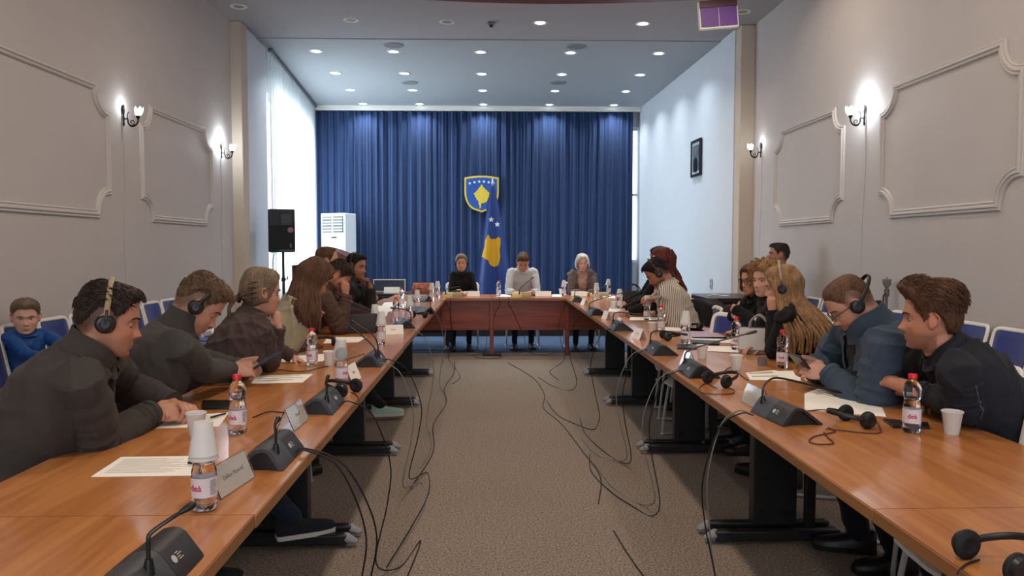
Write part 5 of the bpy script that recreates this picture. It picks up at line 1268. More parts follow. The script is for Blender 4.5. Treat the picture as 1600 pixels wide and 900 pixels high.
        dsp += np.exp(-((u - .12) / .18) ** 2) * .5 * np.sin(u * LL * 95 + 3 * vnoise(lc * 6, 2))
        co2 = co + no * (dsp * amp)[:, None]
        me.vertices.foreach_set('co', co2.ravel()); me.update()
        if shirt is not None:
            bm = bmesh.new(); bm.from_mesh(me); inner = []
            wv = lambda uu: .020 + .05 * min(max((uu - .1) / .8, 0), 1) * 1.0
            for fc_ in bm.faces:
                c = np.array(fc_.calc_center_median()) - Pn; uu = c @ tn / LL; la = c @ ln; fo = c @ nn
                if fo > .03 and abs(la) < wv(uu) * s and uu < 1.08: inner.append(fc_)
            keep = set(inner); bm2 = bm.copy(); bm2.faces.ensure_lookup_table(); idx = {fc_.index for fc_ in inner}
            bmesh.ops.delete(bm, geom=inner, context='FACES')
            for e_ in [e_ for e_ in bm.edges if e_.is_boundary]:
                for v_ in e_.verts: v_.co += Vector(nn) * .0015
            bm.to_mesh(me); bm.free()
            bmesh.ops.delete(bm2, geom=[fc_ for fc_ in bm2.faces if fc_.index not in idx], context='FACES')
            bm2.normal_update()
            for v_ in bm2.verts: v_.co -= Vector(nn) * .010
            # skirt so that no gap opens at the edges
            ed = [e_ for e_ in bm2.edges if e_.is_boundary]; r_ = bmesh.ops.extrude_edge_only(bm2, edges=ed)
            for v_ in [g_ for g_ in r_['geom'] if isinstance(g_, bmesh.types.BMVert)]:
                c = np.array(v_.co) - Pn; v_.co += Vector(ln) * (.012 if c @ ln > 0 else -.012) - Vector(nn) * .004
            m2 = bpy.data.meshes.new('shirt'); bm2.to_mesh(m2); bm2.free(); m2.materials.append(shirt)
            m2.polygons.foreach_set('use_smooth', [True] * len(m2.polygons))
            so = bpy.data.objects.new('shirt', m2); COL.objects.link(so); so.parent = root; so.matrix_parent_inverse = Matrix.Translation(-root.location)
    nm = {'jacket': 'jacket', 'shirt': 'shirt', 'sweater': 'sweater'}[top]
    job(gm, nm, .0085 if near < 5 else .012, 4, tcol, root, folds_)
    for sd, S, El, Wp, d, u_, a in AR:  # cuffs
        ar = s * (1 if not fem else .88) * (1 + (bulk - 1) * .6); c = a.get('cuff', .06); w0 = Wp.lerp(El, c + .01); w1 = Wp.lerp(El, c - .09); rr = (.036 + e0 - .010) * ar
        child(MB().tube([w0, w0.lerp(w1, .12), w1, w1.lerp(w0, .04)], [rr * .9, rr * 1.02, rr * .94, rr * .80], 16), 'cuff', tcol, False)
    # collar
    if collar:
        hgt = {'stand': .05, 'turtle': .065, 'shirt': .026, 'crew': .014, 'high': .062}[collar] * s; gap = {'turtle': .004, 'crew': .012, 'high': .014}.get(collar, .012)
        rings = []; op = 0 if collar in ('turtle', 'crew') else (.35 if collar != 'shirt' else .75)
        for i, (hh, ex) in enumerate(((-.022, .020), (.0, .012), (.5, .004), (1, .006), (1.02, .001), (.9, -.003), (0, -.002))):
            r_ = nr + gap + ex * s; hz = hh * hgt if i else -.022
            row = []
            for j in range(30):
                a = 2 * PI * j / 30 ; fr = max(0, math.cos(a)); dip = -.030 * s * fr ** 2 * (1 if collar != 'turtle' else .5)
                row.append(NB + nd * (hz * (1 - op * fr ** 6) + .0) + t * dip + n * (r_ * (1.1 if collar != 'turtle' else 1.02) * math.cos(a) + .006) + l * (r_ * 1.05 * math.sin(a)))
            rings.append(row)
        child(MB().loft(rings, cap=False), 'collar', tcol, False)
    if zip_:
        zp = [spine(u) + n * ((np.interp(u, [.1, .42, .62, .76, .86, .95], [.118, .126, .134, .118, .096, .075])) * k + e0 + .004 + (shfwd * .5 * s if u > .6 else 0)) for u in (.15, .3, .45, .6, .7, .8, .88, .95)]
        child(MB().tube(zp, .0035, 6, 3), 'zip', M_greycap, False)
    # ---- trousers and shoes
    tr = trousers or M_trk
    if legs:
        lm = MB(); hipc = P - up * .0
        lm.tube([P + up * .05 * s, P - up * .03 * s], [(.165 * k, .12 * k), (.175 * k, .125 * k)], 20, 2, ref=f, round_=True)
        for sd in (-1, 1):
            hp = P + l * (sd * .085 * k) - up * .01
            if stand: kn = hp - up * .40 * s + f * .02; an = Vector((kn.x, kn.y, .09))
            else:
                kn = P + f * (.40 * s) + l * (sd * (knees + .0) * s); kn.z = max(.49 * s + .02, P.z - .03) if s > .8 else P.z - .01
                
                if 'arm' and abs(P.x) < 2.3 and P.y < 9.5:   # keep knees and feet under the table
                    lim = -1.15 if P.x < 0 else 1.60
                    if (kn.x - lim) * (1 if P.x < 0 else -1) > 0: kn.x = lim
                an = kn + f * (-.14 if sd > 0 else -.08) * s; an.z = (.095 if s > .8 else kn.z - .27)
            if feet and feet[0 if sd > 0 else 1]: an = Vector(feet[0 if sd > 0 else 1])
            lm.tube([hp, hp.lerp(kn, .5), kn, kn.lerp(an, .4), an], [.088 * k, .080 * k, .062 * k, .056 * k, .042 * k], 14, 3, round_=True)
            fd_ = vn(f + l * (sd * .15)); sz = s
            sh = MB(); so = MB(); rg = []; rs = []
            for x_, w_, h_ in ((-.075, .026, .075), (-.06, .034, .085), (0, .038, .075), (.06, .042, .055), (.12, .044, .042), (.165, .036, .034), (.185, .02, .024)):
                c = an + fd_ * (x_ * sz); z0 = an.z - .088 * sz
                side_ = Vector((-fd_.y, fd_.x, 0))
                rg.append([Vector((c.x, c.y, z0 + .018 * sz)) + side_ * (w_ * sz * math.cos(a)) + up * (h_ * sz * max(0, math.sin(a)) ** .7) for a in [PI * j / 8 for j in range(9)]])
                rs.append([Vector((c.x, c.y, z0)) + side_ * ((w_ + .004) * sz * q) + up * (z_ * sz) for q, z_ in ((-1, 0), (1, 0), (1, .02), (-1, .02))])
            child(sh.loft(rg), 'shoe', {'black': M_shoe, 'sneak': M_sneak, 'mint': M_sneakg}[shoes], False)
            child(so.loft(rs), 'shoe_sole', M_sole if shoes != 'black' else M_shoe, False)
            SHOES.append(an)
        def fl_(o, me):
            co = getco(me); no = getno(me); q = 1 - np.abs(vnoise(co * np.array([9, 9, 14]), 2)); me.vertices.foreach_set('co', (co + no * ((q ** 3 - .4) * .006)[:, None]).ravel())
        job(lm, 'trousers', .02, 2, tr, root, fl_)
    if headphones_:
        hp = headphones(headphones_[0], Matrix.Translation(hw((-.006, 0, -.006))) @ Rh.to_4x4() @ Matrix.Rotation(math.radians(headphones_[2] if len(headphones_) > 2 else -6), 4, 'Y'), (.090 * wide + .002 + (.016 if hair in ('long', 'straightlong') else 0)) * hs, headphones_[1])
        root['w'] = 1; del root['w']
    if glasses:
        g_ = thing('glasses', glasses, 'glasses', H, 0); gl = []
        for sd in (-1, 1):
            c = Vector((.094, sd * .033, -.003)); pts = [hw(c + Vector((0, .024 * math.cos(a), .018 * math.sin(a)))) for a in [2 * PI * j / 18 for j in range(19)]]
            o = MB().tube(pts, .0016, 6).build('rim', M_dark); o.parent = g_; o.matrix_parent_inverse = Matrix.Translation(-H)
            o = MB().tube([hw((.092, sd * .057, .004)), hw((.07, sd * .074, .006)), hw((.0, sd * .081, .008)), hw((-.02, sd * .082, -.01))], .0018, 6).build('temple', M_dark); o.parent = g_; o.matrix_parent_inverse = Matrix.Translation(-H)
            o = MB().prism([hw(c + Vector((0, .023 * math.cos(a), .017 * math.sin(a)))) for a in [2 * PI * j / 18 for j in range(18)]], Rh.col[0] * .001).build('lens', M_acry); o.parent = g_; o.matrix_parent_inverse = Matrix.Translation(-H)
        o = MB().tube([hw((.094, -.010, .002)), hw((.099, 0, .006)), hw((.094, .010, .002))], .0016, 6).build('bridge', M_dark); o.parent = g_; o.matrix_parent_inverse = Matrix.Translation(-H)
    return dict(root=root, P=P, NB=NB, f=f, l=l, n=n, t=t, arms=AR, hw=hw, spine=spine, child=child)
SHOES = []
LIDM = {}
def LID(sk):
    if sk not in LIDM: LIDM[sk] = mat('eyelid_skin_' + sk, tuple(c * .88 for c in rgb(*SKIN[sk])), .5)
    return LIDM[sk]

def hair_build(root, H, Rh, hs, hw, style, hcol, rnd, wide, length, child, NB, f, l, near, s, hsh):
    m = HM[hcol]; G = lambda q, w: math.exp(-(q / w) ** 2)
    nc = 1.0 if near < 4.5 else (.6 if near < 7 else .4)
    RI = Rh.transposed()
    def surf(z, a, off):
        p = head_point(z, a); p.y *= wide; nr_ = Vector((p.x * 1.1 + .02, p.y * 1.6, max(p.z, -.02) * 1.1)).normalized(); return p + nr_ * off
    if style in ('short', 'buzz', 'receding', 'quiff', 'crop'):
        line = {'short': 'short', 'buzz': 'buzz', 'receding': 'receding', 'quiff': 'short', 'crop': 'short'}[style]
        def th(p, a):
            topw = sstep(p.z, .03, .095)
            if style == 'buzz': return .002 + .005 * topw
            if style == 'receding': return .005 + .010 * topw
            if style == 'crop': return .006 + .014 * topw + .004 * G(p.x - .06, .04) * topw
            if style == 'quiff': return .007 + .022 * topw + .026 * sstep(p.x, -.02, .07) * sstep(p.z, .05, .09) + .008 * G(p.x + .06, .05)
            return .004 + .007 * topw + .009 * sstep(p.x, .03, .075) * topw
        fd = {'short': .028, 'buzz': .045, 'crop': .036, 'receding': .02, 'quiff': .0}[style]
        cap = hair_cap(th, line, rnd, wide, fade=fd)
        if style != 'buzz':
            hl = hairline(line, fd); N = int({'short': 900, 'crop': 800, 'receding': 300, 'quiff': 1500}[style] * nc)
            for _ in range(N):
                z = rnd.uniform(.03, .117); a = rnd.uniform(-PI, PI)
                if z < hl(a) + .006: continue
                p = head_point(z, a); t_ = th(p, a); q0 = surf(z, a, t_ * .55)
                # comb direction: forward and to the side on top, back-up for the quiff
                if style == 'quiff': fl_ = Vector((-.7, .35 * math.copysign(1, p.y + .01), .45 if p.x > .02 else -.1))
                else: fl_ = Vector((.75, .25 * math.copysign(1, p.y), -.15 if p.x < .04 else .35))
                if z < .06: fl_ = Vector((-.35, 0, -.9))
                nr_ = (q0 - Vector((-.01, 0, 0))).normalized(); tg = (fl_ - nr_ * fl_.dot(nr_)).normalized(); Ln = (.014 if z < .06 else rnd.uniform(.016, .028)) * (1.4 if style == 'quiff' else 1)
                q1 = q0 + tg * Ln * .5 + nr_ * (t_ * .45 + .002); q2 = q0 + tg * Ln + nr_ * (t_ * .40 + rnd.uniform(-.001, .002))
                clumps(cap, [q0, q1, q2], .0028, .0006, 4)
        child(cap, 'hair', m); return
    # ---- women's styles
    if style in ('long', 'straightlong', 'tied', 'bun', 'wavy'):
        tk = .016 if style != 'tied' else .011
        cap = hair_cap(lambda p, a: tk + .006 * sstep(p.z, .05, .1), 'fem', rnd, wide)
        cap.v = [tuple(hw(v)) for v in cap.v]; zdn = Vector((0, 0, -1))
        hl = hairline('fem')
        if style in ('tied', 'bun'):
            kn = Vector((-.118, 0, -.035))
            for _ in range(int(170 * nc)):
                a = rnd.uniform(-PI, PI); z = rnd.uniform(max(hl(a), -.05) + .006, .112) if max(hl(a), -.05) + .006 < .112 else .11
                q0 = surf(z, a, tk * .9); mid = (q0 + kn) * .5; mid = mid.normalized() * max(mid.length, .108 + .005 * rnd.random()) if abs(a) < 2.6 else mid
                mid = Vector((mid.x, mid.y * 1.05, mid.z + .012)); clumps(cap2 := MB(), [q0, mid, kn + Vector((0, rnd.uniform(-.012, .012), rnd.uniform(-.012, .012)))], .0055, .003, 5)
                cap.add([hw(v) for v in cap2.v], cap2.f)
            for _ in range(int(60 * nc)):    # tail
                q = hw(kn + Vector((-.01, rnd.uniform(-.014, .014), rnd.uniform(-.01, .01)))); w_ = rnd.uniform(-.03, .03)
                clumps(cap, crom([q, q - f * .035 + zdn * .05 + l * w_ * .3, q - f * .02 + zdn * .13 + l * w_, q + f * .0 + zdn * (length * .45 + rnd.uniform(0, .05)) + l * w_ * 1.2], 3), .006, .0015, 5)
            b = MB().tube([hw(kn + Vector((.004, .022 * math.cos(a), .022 * math.sin(a)))) for a in [2 * PI * j / 12 for j in range(13)]], .008, 8)
            child(b, 'hair_clip', M_dark, False)
        else:
            oo = .55 if style == 'straightlong' else 1.0; wav = .012 if style == 'wavy' else .004; N = int((330 if near < 5 else 200))
            ctr = NB
            for i in range(N):
                a = rnd.choice((-1, 1)) * rnd.uniform(.75, PI); z = rnd.uniform(.0, .115); z = max(z, hl(a) + .01)
                q0 = hw(surf(z, a, tk * .8)); q1 = hw(surf(.02, math.copysign(max(abs(a), 1.25), a), tk + .008)); q2 = hw(surf(-.055, math.copysign(max(abs(a), 1.45), a), tk + .020))
                out = Vector(((q2 - H).x, (q2 - H).y, 0)); out = out.normalized() if out.length > 1e-4 else -f
                Ln = length * rnd.uniform(.8, 1.05); ph = rnd.uniform(0, 6)
                q3 = q2 + zdn * (Ln * .35) + out * (oo * (.03 + .03 * rnd.random())); q4 = q2 + zdn * (Ln * .72) + out * (oo * (.05 * rnd.random() + .055)) - f * .01; q5 = q2 + zdn * Ln + out * (oo * (.06 + .04 * rnd.random())) - f * .01
                q3 = q3 + hsh * .5; q4 = q4 + hsh; q5 = q5 + hsh; pts = crom([q0, q1, q2, q3, q4, q5], 3)
                pts = [p + l * (wav * math.sin(ph + 22 * (p.z))) + f * (wav * math.cos(ph + 19 * p.z)) for p in pts]
                clumps(cap, pts, .0115, .0045, 6)
            # inner volume
            cap.tube([hw((-.03, 0, -.02)), hw((-.045, 0, -.10)), NB - f * .045 + zdn * .02, NB - f * .06 + zdn * (length * .5)], [(.075, .05), (.072, .045), (.09, .035), (.07, .02)], 14, 3, ref=f, round_=True)
        child(cap, 'hair', m, False); return
    if style in ('curly', 'bob'):
        tk = .030 if style == 'curly' else .022
        cap = hair_cap(lambda p, a: tk * (1 + .25 * mnoise.noise(p * 30)), 'fem', rnd, wide); hl = hairline('fem')
        if style == 'curly':
            for _ in range(int(420 * (1 if near < 6 else .5))):
                a = rnd.uniform(-PI, PI); z = rnd.uniform(-.09, .117)
                if z < hl(a) - .0: continue
                c = surf(z, a, tk + rnd.uniform(-.006, .018)); r_ = rnd.uniform(.006, .012); ax = Vector((rnd.uniform(-1, 1), rnd.uniform(-1, 1), rnd.uniform(-1, 1))).normalized(); b1 = ax.orthogonal().normalized(); b2 = ax.cross(b1)
                pts = [c + b1 * (r_ * math.cos(q * 1.1)) + b2 * (r_ * math.sin(q * 1.1)) + ax * (.0022 * q) for q in range(9)]
                cap.tube(pts, .0032, 5)
        else:
            for _ in range(int(260 * max(nc, .6))):
                a = rnd.choice((-1, 1)) * rnd.uniform(.5, PI); z = rnd.uniform(.0, .11)
                q0 = surf(z, a, tk * .8); a1 = math.copysign(max(abs(a), 1.2), a)
                clumps(cap, crom([q0, surf(.0, a1, tk + .004), surf(-.06, a1, tk + .012), surf(-.085, a1, tk - .004) + Vector((0, 0, -length))], 3), .008, .002, 5)
        child(cap, 'hair', m); return
# ---------------------------------------------------------------- who sits where
V = Vector
def W_(px, py, Y): return at_y(px, py, Y)
C_dj = cloth('dark_olive_black_jacket', rgb(62, 56, 53)); C_black = cloth('black_cotton', rgb(22, 21, 24)); C_sw = cloth('charcoal_knit', rgb(70, 68, 66), bscale=420); C_vest = cloth('black_turtleneck_knit', rgb(24, 24, 28))
C_bd = cloth('brown_denim', rgb(76, 62, 60)); C_beige = cloth('beige_jacket_cloth', rgb(164, 154, 132)); C_bl = cloth('brown_leather', rgb(80, 58, 50), rough=.55); C_suit = cloth('dark_grey_suit', rgb(48, 46, 50))
C_mar = cloth('dark_maroon_coat', rgb(52, 36, 40)); C_shirt = cloth('grey_white_shirt', rgb(186, 184, 186)); C_grey = cloth('grey_brown_cardigan', rgb(98, 84, 80), noise=.2); C_bden = cloth('black_denim', rgb(36, 37, 44)); C_blue = cloth('slate_blue_jacket', rgb(62, 75, 92))
C_strp = cloth('striped_cream_shirt', rgb(206, 196, 180), stripe=(rgb(112, 100, 92), 20)); C_pink = cloth('magenta_blouse', rgb(168, 36, 96)); C_boy = cloth('royal_blue_anorak', rgb(30, 74, 140), rough=.5); C_dg = cloth('dark_green_trousers', rgb(46, 66, 60))
M_stitch = mat('pale_stitching', rgb(120, 112, 108), .8)
tbl = lambda px, py, z: on_t(px, py, z)
PPL = []
def P_(*a, **k): r = person(*a, **k); PPL.append((r, a[0], k)); return r

# left row, from the camera
c = tbl(283, 640, .80)
P_('man in dark jacket with clasped hands and tan-banded headphones, nearest on the left row', W_(170, 500, 2.58), face=(24, 12, 0), body=18, s=1.03, hair='short', hcol='dark', top='jacket', tcol=C_dj, shirt=C_black, bulk=1.14, near=2.6, stubble=.25, lid=.95, collar='stand', shfwd=.03,
   arms=[dict(w=c + V((-.060, .055, .012)), d=V((.85, -.5, .0)), up=V((.1, .25, .95)), curl=(30, 55, 35), pole=V((-.2, 1, -.5))), dict(w=c + V((-.085, -.065, .0)), d=V((.86, .45, .0)), up=V((-.1, -.75, .65)), curl=(38, 58, 34), pole=V((-.3, -.4, -1)))],
   headphones_=('black headphones with tan band worn by the man with clasped hands', M_band, -4))
ph = tbl(412, 575, .835)
P_('man in grey sweater and black turtleneck looking at the phone in his hands', W_(311, 477, 3.25), face=(18, 38, 0), body=18, s=1.03, hair='crop', hcol='lightbrown', skin='fair', top='sweater', tcol=C_sw, bulk=1.10, near=3.2, stubble=.2, lid=.85, collar='turtle', shfwd=.03, shoes='sneak', trousers=M_trj, feet=[(-.92, 3.52, .15), None],
   arms=[dict(w=ph + V((-.135, .07, .0)), d=V((.9, -.3, .1)), up=V((-.1, .55, .8)), curl=(52, 58, 35), pole=V((-.2, 1, -.6)), thumb=(.8, .4, .1)), dict(w=ph + V((-.14, -.03, -.005)), d=V((.95, .15, .05)), up=V((-.1, -.8, .55)), curl=(50, 56, 35), pole=V((-.2, -.3, -1)), thumb=(.85, .45, .2))],
   headphones_=('black headphones worn by the man in the grey sweater', M_bandk, 8))
ch = W_(433, 487, 3.98)
P_('woman in brown denim jacket with clipped fair hair resting her chin on a hand', W_(409, 457, 3.9), face=(32, 6, 0), body=28, s=.98, fem=1, skin='fair', hair='tied', hcol='ash', top='jacket', tcol=C_bd, near=3.9, lid=.35, collar='shirt', seams=M_stitch, tl=1.07, hair_len=.35, shfwd=.02, bulk=1.02,
   arms=[dict(w=tbl(455, 556, .79), pole=V((-.3, 1, -.4))), dict(w=W_(435, 512, 3.97), d=V((-.12, .05, 1)), up=V((.9, -.3, .1)), curl=(55, 65, 40), pole=V((.35, -.3, -1)), e=V((-1.16, 4.02, .795)))])
P_('woman in beige jacket with long dark brown hair over her face', W_(492, 436, 4.78), face=(30, 32, 0), body=25, s=.96, fem=1, skin='fair', hair='straightlong', hcol='chestnut', top='jacket', tcol=C_beige, near=4.8, lid=.6, collar='shirt', hair_len=.24, tl=1.2, hshift=(.02, -.05, 0), shfwd=.03,
   arms=[dict(w=tbl(520, 502, .79), pole=V((-.2, 1, -.5))), dict(w=tbl(508, 508, .79), pole=V((-.2, -.4, -1)))])
P_('man in brown leather jacket looking down with a hand over his mouth', W_(527, 432, 5.85), face=(8, 42, 0), body=5, s=1.0, hair='short', hcol='dark', top='jacket', tcol=C_bl, shirt=C_black, near=5.8, stubble=.5, lid=.8, collar='stand', shfwd=.04, bulk=1.08, tl=1.16, shoes='mint', feet=[(-.9, 6.2, .12), None],
   arms=[dict(w=tbl(566, 479, .80), pole=V((-.2, 1, -.5))), dict(w=W_(540, 462, 5.78), d=V((.1, .05, 1)), up=V((.9, -.4, 0)), curl=(50, 60, 40), thumb=(.9, .25, -.15), e=V((-1.13, 5.72, .80)))])
P_('man with short hair in maroon coat sitting upright behind the leaning man', W_(512, 409, 6.75), face=(10, 0, 0), body=0, s=1.02, hair='receding', hcol='brown', skin='warm', top='jacket', tcol=C_mar, near=6.7, stubble=.3, lid=.4, collar='stand')
P_('man in dark suit with headphones resting his chin on his fist', W_(557, 417, 7.3), face=(-22, 4, 0), body=-12, s=1.0, hair='short', hcol='black', skin='tan', top='jacket', tcol=C_suit, shirt=C_black, near=7.2, stubble=.3, lid=.4, collar='shirt', shfwd=.03, tl=1.08,
   arms=[dict(w=W_(579, 449, 7.25), d=V((-.35, -.1, .95)), up=V((.8, .5, .1)), curl=(60, 70, 45), e=V((-1.16, 7.42, .80))), dict(w=tbl(598, 473, .80), d=V((1, -.1, -.05)), pole=V((-.2, -1, -.3)))],
   headphones_=('black headphones worn by the chin-resting man in the dark suit', M_bandk, -8))
# head table
def hands_front(x, y, dx=.09): return [dict(w=V((x + dx, y, .80)), d=V((-.6, -.7, -.05)), pole=V((.35, .3, -1))), dict(w=V((x - dx, y, .80)), d=V((.6, -.7, -.05)), pole=V((-.35, .3, -1)))]
h = W_(721, 411, 10.5); P_('woman in black top with light hair at the left of the head table', h, face=(-88, 2, 0), body=-90, s=.98, fem=1, skin='fair', hair='tied', hcol='ash', top='sweater', tcol=C_black, near=10, lid=.4, collar='crew', bulk=.88, arms=hands_front(h.x + .06, 10.22, .06), headphones_=('black headphones worn by the woman in black top', M_bandk, -14))
h = W_(817, 410, 10.5); P_('man in pale shirt looking down at the middle of the head table', h, face=(-90, 34, 0), body=-90, s=1.04, hair='crop', hcol='brown', skin='warm', top='shirt', tcol=C_shirt, near=10, lid=.8, collar='shirt', bulk=.9, arms=[dict(w=V((h.x + .11, 10.22, .80)), d=V((-.6, -.6, 0)), pole=V((.35, .3, -1))), dict(w=V((h.x - .13, 10.20, .80)), d=V((.6, -.6, 0)), pole=V((-.35, .3, -1)))])
h = W_(910, 411, 10.5); P_('grey-haired woman in brown-grey cardigan at the right of the head table', h, face=(-90, 6, 0), body=-90, s=.98, fem=1, skin='pale', hair='bob', hcol='grey', top='jacket', tcol=C_grey, shirt=cloth('skin_tone_top', rgb(178, 140, 124)), near=10, lid=.6, collar=None, hair_len=.0, bulk=.95, arms=hands_front(h.x, 10.2, .06))
# right row, from the camera
P_('young man in black denim jacket with brown quiff, nearest on the right row', W_(1453, 497, 2.84), face=(152, 2, 0), body=163, s=1.04, hair='quiff', hcol='chestnut', skin='warm', top='jacket', tcol=C_bden, shirt=C_black, near=2.7, stubble=.45, lid=.4, collar='shirt', seams=M_stitch, bulk=1.02, shfwd=.03, nose=1.1, trousers=M_trj,
   arms=[dict(w=V((1.60, 3.03, .86)), d=V((-.2, 1, -.15)), up=V((-.3, 0, 1)), e=V((1.70, 2.68, .83)), curl=(30, 40, 20), cuff=.55), dict(w=V((1.66, 3.02, .825)), d=V((.1, -1, -.05)), up=V((-.2, .1, 1)), e=V((1.62, 3.32, .82)), curl=(30, 40, 20), cuff=.35)])
ph2 = W_(1246, 570, 3.42)
P_('bearded man in slate blue jacket with glasses looking at a phone', W_(1328, 476, 3.32), face=(170, 36, 0), body=172, s=1.04, hair='buzz', hcol='brown', skin='fair', top='jacket', tcol=C_blue, shirt=C_black, near=3.3, stubble=.55, lid=.8, collar='high', bulk=1.28, shfwd=.04, glasses='thin dark glasses worn by the bearded man with a phone',
   arms=[dict(w=ph2 + V((.12, -.06, -.03)), d=V((-.95, .2, .15)), up=V((.1, -.8, .45)), curl=(35, 50, 30), pole=V((.2, -.4, -1)), thumb=(.8, .45, .2)), dict(w=ph2 + V((.12, .07, -.01)), d=V((-.95, -.3, .1)), up=V((.1, .6, .75)), curl=(38, 50, 30), pole=V((.2, 1, -.8)), thumb=(.8, .45, .2))],
   headphones_=('black headphones slipped behind the head of the man in blue jacket', M_bandk, -62))
P_('woman with very long fair hair in black jacket facing away', W_(1221, 449, 4.45), face=(158, 8, 0), body=160, s=.98, fem=1, skin='fair', hair='long', hcol='blond', top='jacket', tcol=C_black, near=4.0, lid=.5, collar='stand', hair_len=.30, hshift=(.05, -.06, 0), shfwd=.02,
   arms=[dict(w=W_(1207, 488, 4.42), d=V((-.1, 0, 1)), up=V((-.8, -.6, 0)), curl=(40, 50, 30), e=V((1.63, 4.36, .80))), dict(w=tbl(1185, 542, .79))],
   headphones_=('headphones with studded band worn by the long-haired fair woman', mat('studded_band', rgb(150, 130, 110), .35, metal=.5), 0))
P_('woman with curly ginger-blond hair turned towards the camera', W_(1196, 438, 5.15), face=(-150, 2, 0), body=170, s=.98, fem=1, skin='pale', hair='curly', hcol='curly', top='jacket', tcol=C_black, near=4.7, lid=.35, collar='stand',
   arms=[dict(w=tbl(1150, 520, .79)), dict(w=tbl(1160, 515, .79))])
P_('woman in black with dark hair and glasses and folded arms', W_(1176, 438, 5.75), face=(-158, 4, 0), body=-178, s=1.0, fem=1, skin='fair', hair='bob', hcol='brown', top='jacket', tcol=C_black, near=5.3, lid=.4, collar='shirt', bulk=1.1, glasses='dark framed glasses worn by the woman with folded arms', hair_len=0,
   arms=[dict(w=W_(1150, 484, 5.6), d=V((-.1, 1, .1)), up=V((-1, 0, .4)), pole=V((0, -1, -.8))), dict(w=W_(1146, 492, 5.65), d=V((-.1, -1, .1)), up=V((-1, 0, .4)), pole=V((0, 1, -.8)))])
P_('man in striped cream shirt with headphones bent over the table', W_(1027, 427, 6.35), face=(172, 36, 0), body=172, s=1.02, hair='short', hcol='black', skin='tan', top='shirt', tcol=C_strp, near=6.3, stubble=.65, lid=.85, collar='shirt', shfwd=.03, bulk=1.08,
   arms=[dict(w=tbl(1014, 482, .80), d=V((-1, .2, 0)), pole=V((.2, -.3, -1))), dict(w=tbl(1010, 478, .80), d=V((-1, -.1, 0)))],
   headphones_=('black headphones worn by the man in striped shirt', M_bandk, 0))
P_('woman with wavy auburn hair in dark jacket and magenta blouse', W_(1034, 408, 7.25), face=(178, 6, 0), body=-176, s=.98, fem=1, skin='fair', hair='wavy', hcol='auburn', top='jacket', tcol=C_black, shirt=C_pink, near=7.2, lid=.4, collar=None, hair_len=.30)
P_('person with black hair mostly hidden behind the auburn-haired woman', W_(1029, 404, 8.2), face=(170, 4, 0), body=180, s=1.0, fem=1, hair='bob', hcol='black', skin='fair', top='jacket', tcol=C_black, near=8, collar='stand', hair_len=0)
P_('man in dark suit with greying short hair sitting by the right wall', W_(1216, 399, 7.75), face=(172, -6, 0), body=180, s=1.08, hair='short', hcol='dark', skin='tan', top='jacket', tcol=C_suit, shirt=C_shirt, near=7.7, lid=.3, collar='shirt', lean_min=math.radians(-2), arms=[dict(w=V((2.55, 7.65, .62))), dict(w=V((2.55, 7.85, .62)))])
# boy and the passer-by at the left edge
P_('small boy in blue anorak on a side chair looking at the camera', W_(40, 496, 4.98), face=(-58, 6, 0), body=-30, s=.74, hs=.88, bulk=.88, hair='crop', hcol='ash', skin='pale', top='jacket', tcol=C_boy, near=3.9, lid=-.1, collar='shirt', trousers=C_dg, lean_min=.06, pz=.52, nose=.6, wide=1.10,
   arms=[dict(w=V((-2.52, 4.92, .66))), dict(w=V((-2.60, 4.72, .66)))], shoes='sneak', group=None)
P_('person in black clothes cut off by the left edge of the frame', W_(-88, 462, 3.45), face=(10, 0, 0), body=-5, s=1.0, arms=[dict(w=V((-2.5, 3.7, .6))), dict(w=V((-2.62, 3.15, .6)))], hair='short', hcol='auburn', skin='fair', top='jacket', tcol=C_black, near=5, collar='stand')

run_jobs()
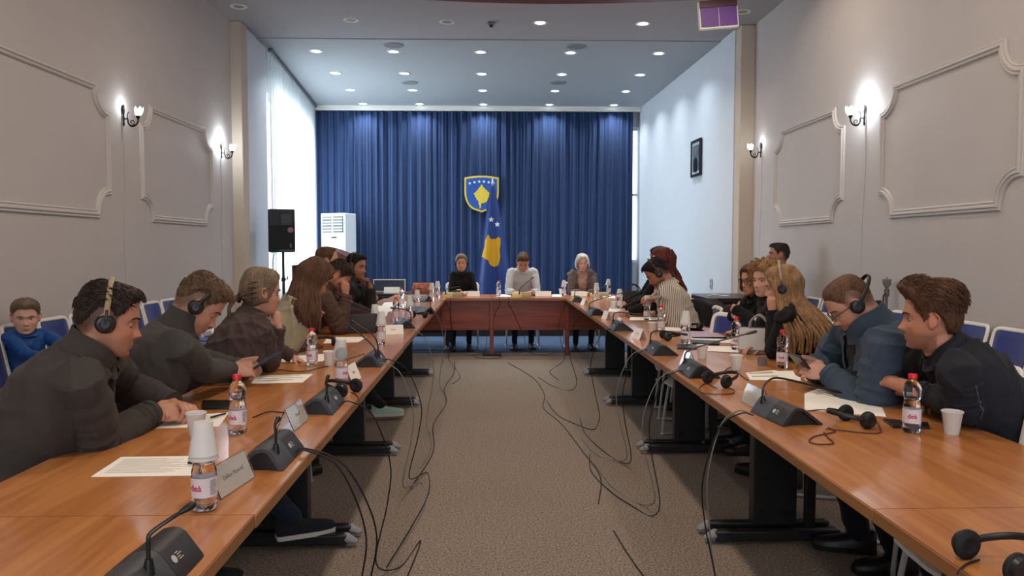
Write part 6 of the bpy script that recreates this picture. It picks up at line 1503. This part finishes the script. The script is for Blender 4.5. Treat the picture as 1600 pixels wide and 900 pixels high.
# phones in hands
def phone(c, Rm, label):
    t = thing('smartphone', label, 'phone', c, 0); t.rotation_euler = Rm.to_euler()
    MB().box((0, 0, 0), (.15, .075, .009)).build('phone_body', M_dark, t, bevel=.003); MB().box((0, 0, .005), (.135, .066, .001)).build('screen', mat('dim_screen', rgb(70, 84, 110), .1), t)
phone(ph + V((.01, .03, .035)), (Matrix.Rotation(math.radians(20), 3, 'Z') @ Matrix.Rotation(math.radians(-28), 3, 'Y')), 'smartphone held by the man in the grey sweater')
phone(ph2 + V((.005, .0, .02)), (Matrix.Rotation(math.radians(50), 3, 'Y') @ Matrix.Rotation(math.radians(90), 3, 'Z')), 'dark smartphone held by the bearded man in blue jacket')

# chairs under the seated people
def CHL(lab):
    w = lab.replace('_', ' ').split()[:10]
    while w[-1] in ('and', 'with', 'the', 'a', 'in', 'of', 'at', 'his', 'her', 'by', 'over', 'on', 'to', 'dark', 'tan-banded', 'towards', 'nearest', 'headphones,', 'quiff,', 'facing', 'bent', 'hand', 'down', 'behind', 'upright', 'sitting', 'middle', 'right', 'left', 'looking', 'resting', 'folded', 'black', 'mostly'): w.pop()
    return ' '.join(w)
for r, lab, k in PPL:
    b = k.get('body', 0); f = r['f']
    if 'boy' in lab or 'by the right wall' in lab: continue
    q = r['P'] + f * .03
    put_chair(q.x, q.y, math.radians(b), 'white framed blue chair under the ' + CHL(lab))
# empty chair and coats by the right row
put_chair(1.56, 5.5, math.radians(205), 'empty blue chair with white frame at the right row beside the dark coats')
def coat(x, y, rz, label, w=.46, seed=1):
    mb = MB(); rg = []; n_ = 26
    for k_ in range(14):
        f_ = k_ / 13; z = .96 - .70 * f_; ww = w / 2 * (.75 + .35 * math.sin(min(1, f_ * 3) * PI / 2)); dd = .10 + .08 * f_
        rg.append([(dd * math.sin(a) * (1 + .15 * math.sin(5 * a + seed)), ww * math.cos(a) * (1 + .05 * math.sin(7 * a + 3 * f_)), z - .05 * abs(math.cos(a)) ** 2 * (1 - f_)) for a in [2 * PI * j / n_ for j in range(n_)]])
    mb.loft(rg); mb.xf(Matrix.Translation((x, y, 0)) @ Matrix.Rotation(math.radians(rz), 4, 'Z'))
    o = mb.build('hanging_coat', C_mar if seed == 2 else C_black, None, ang=180); tag(o, label, 'coat')
    o.modifiers.new('ss', 'SUBSURF').levels = 1
coat(1.90, 6.75, 10, 'black coat draped over the chair back behind the striped shirt man', .72, 1)
coat(1.98, 6.05, -5, 'dark brown coat draped over a chair beside the black coat', .66, 2)
put_chair(1.72, 6.80, math.radians(190), 'blue chair under the black coat by the right row')
put_chair(1.80, 6.07, math.radians(175), 'blue chair under the dark brown coat by the right row')
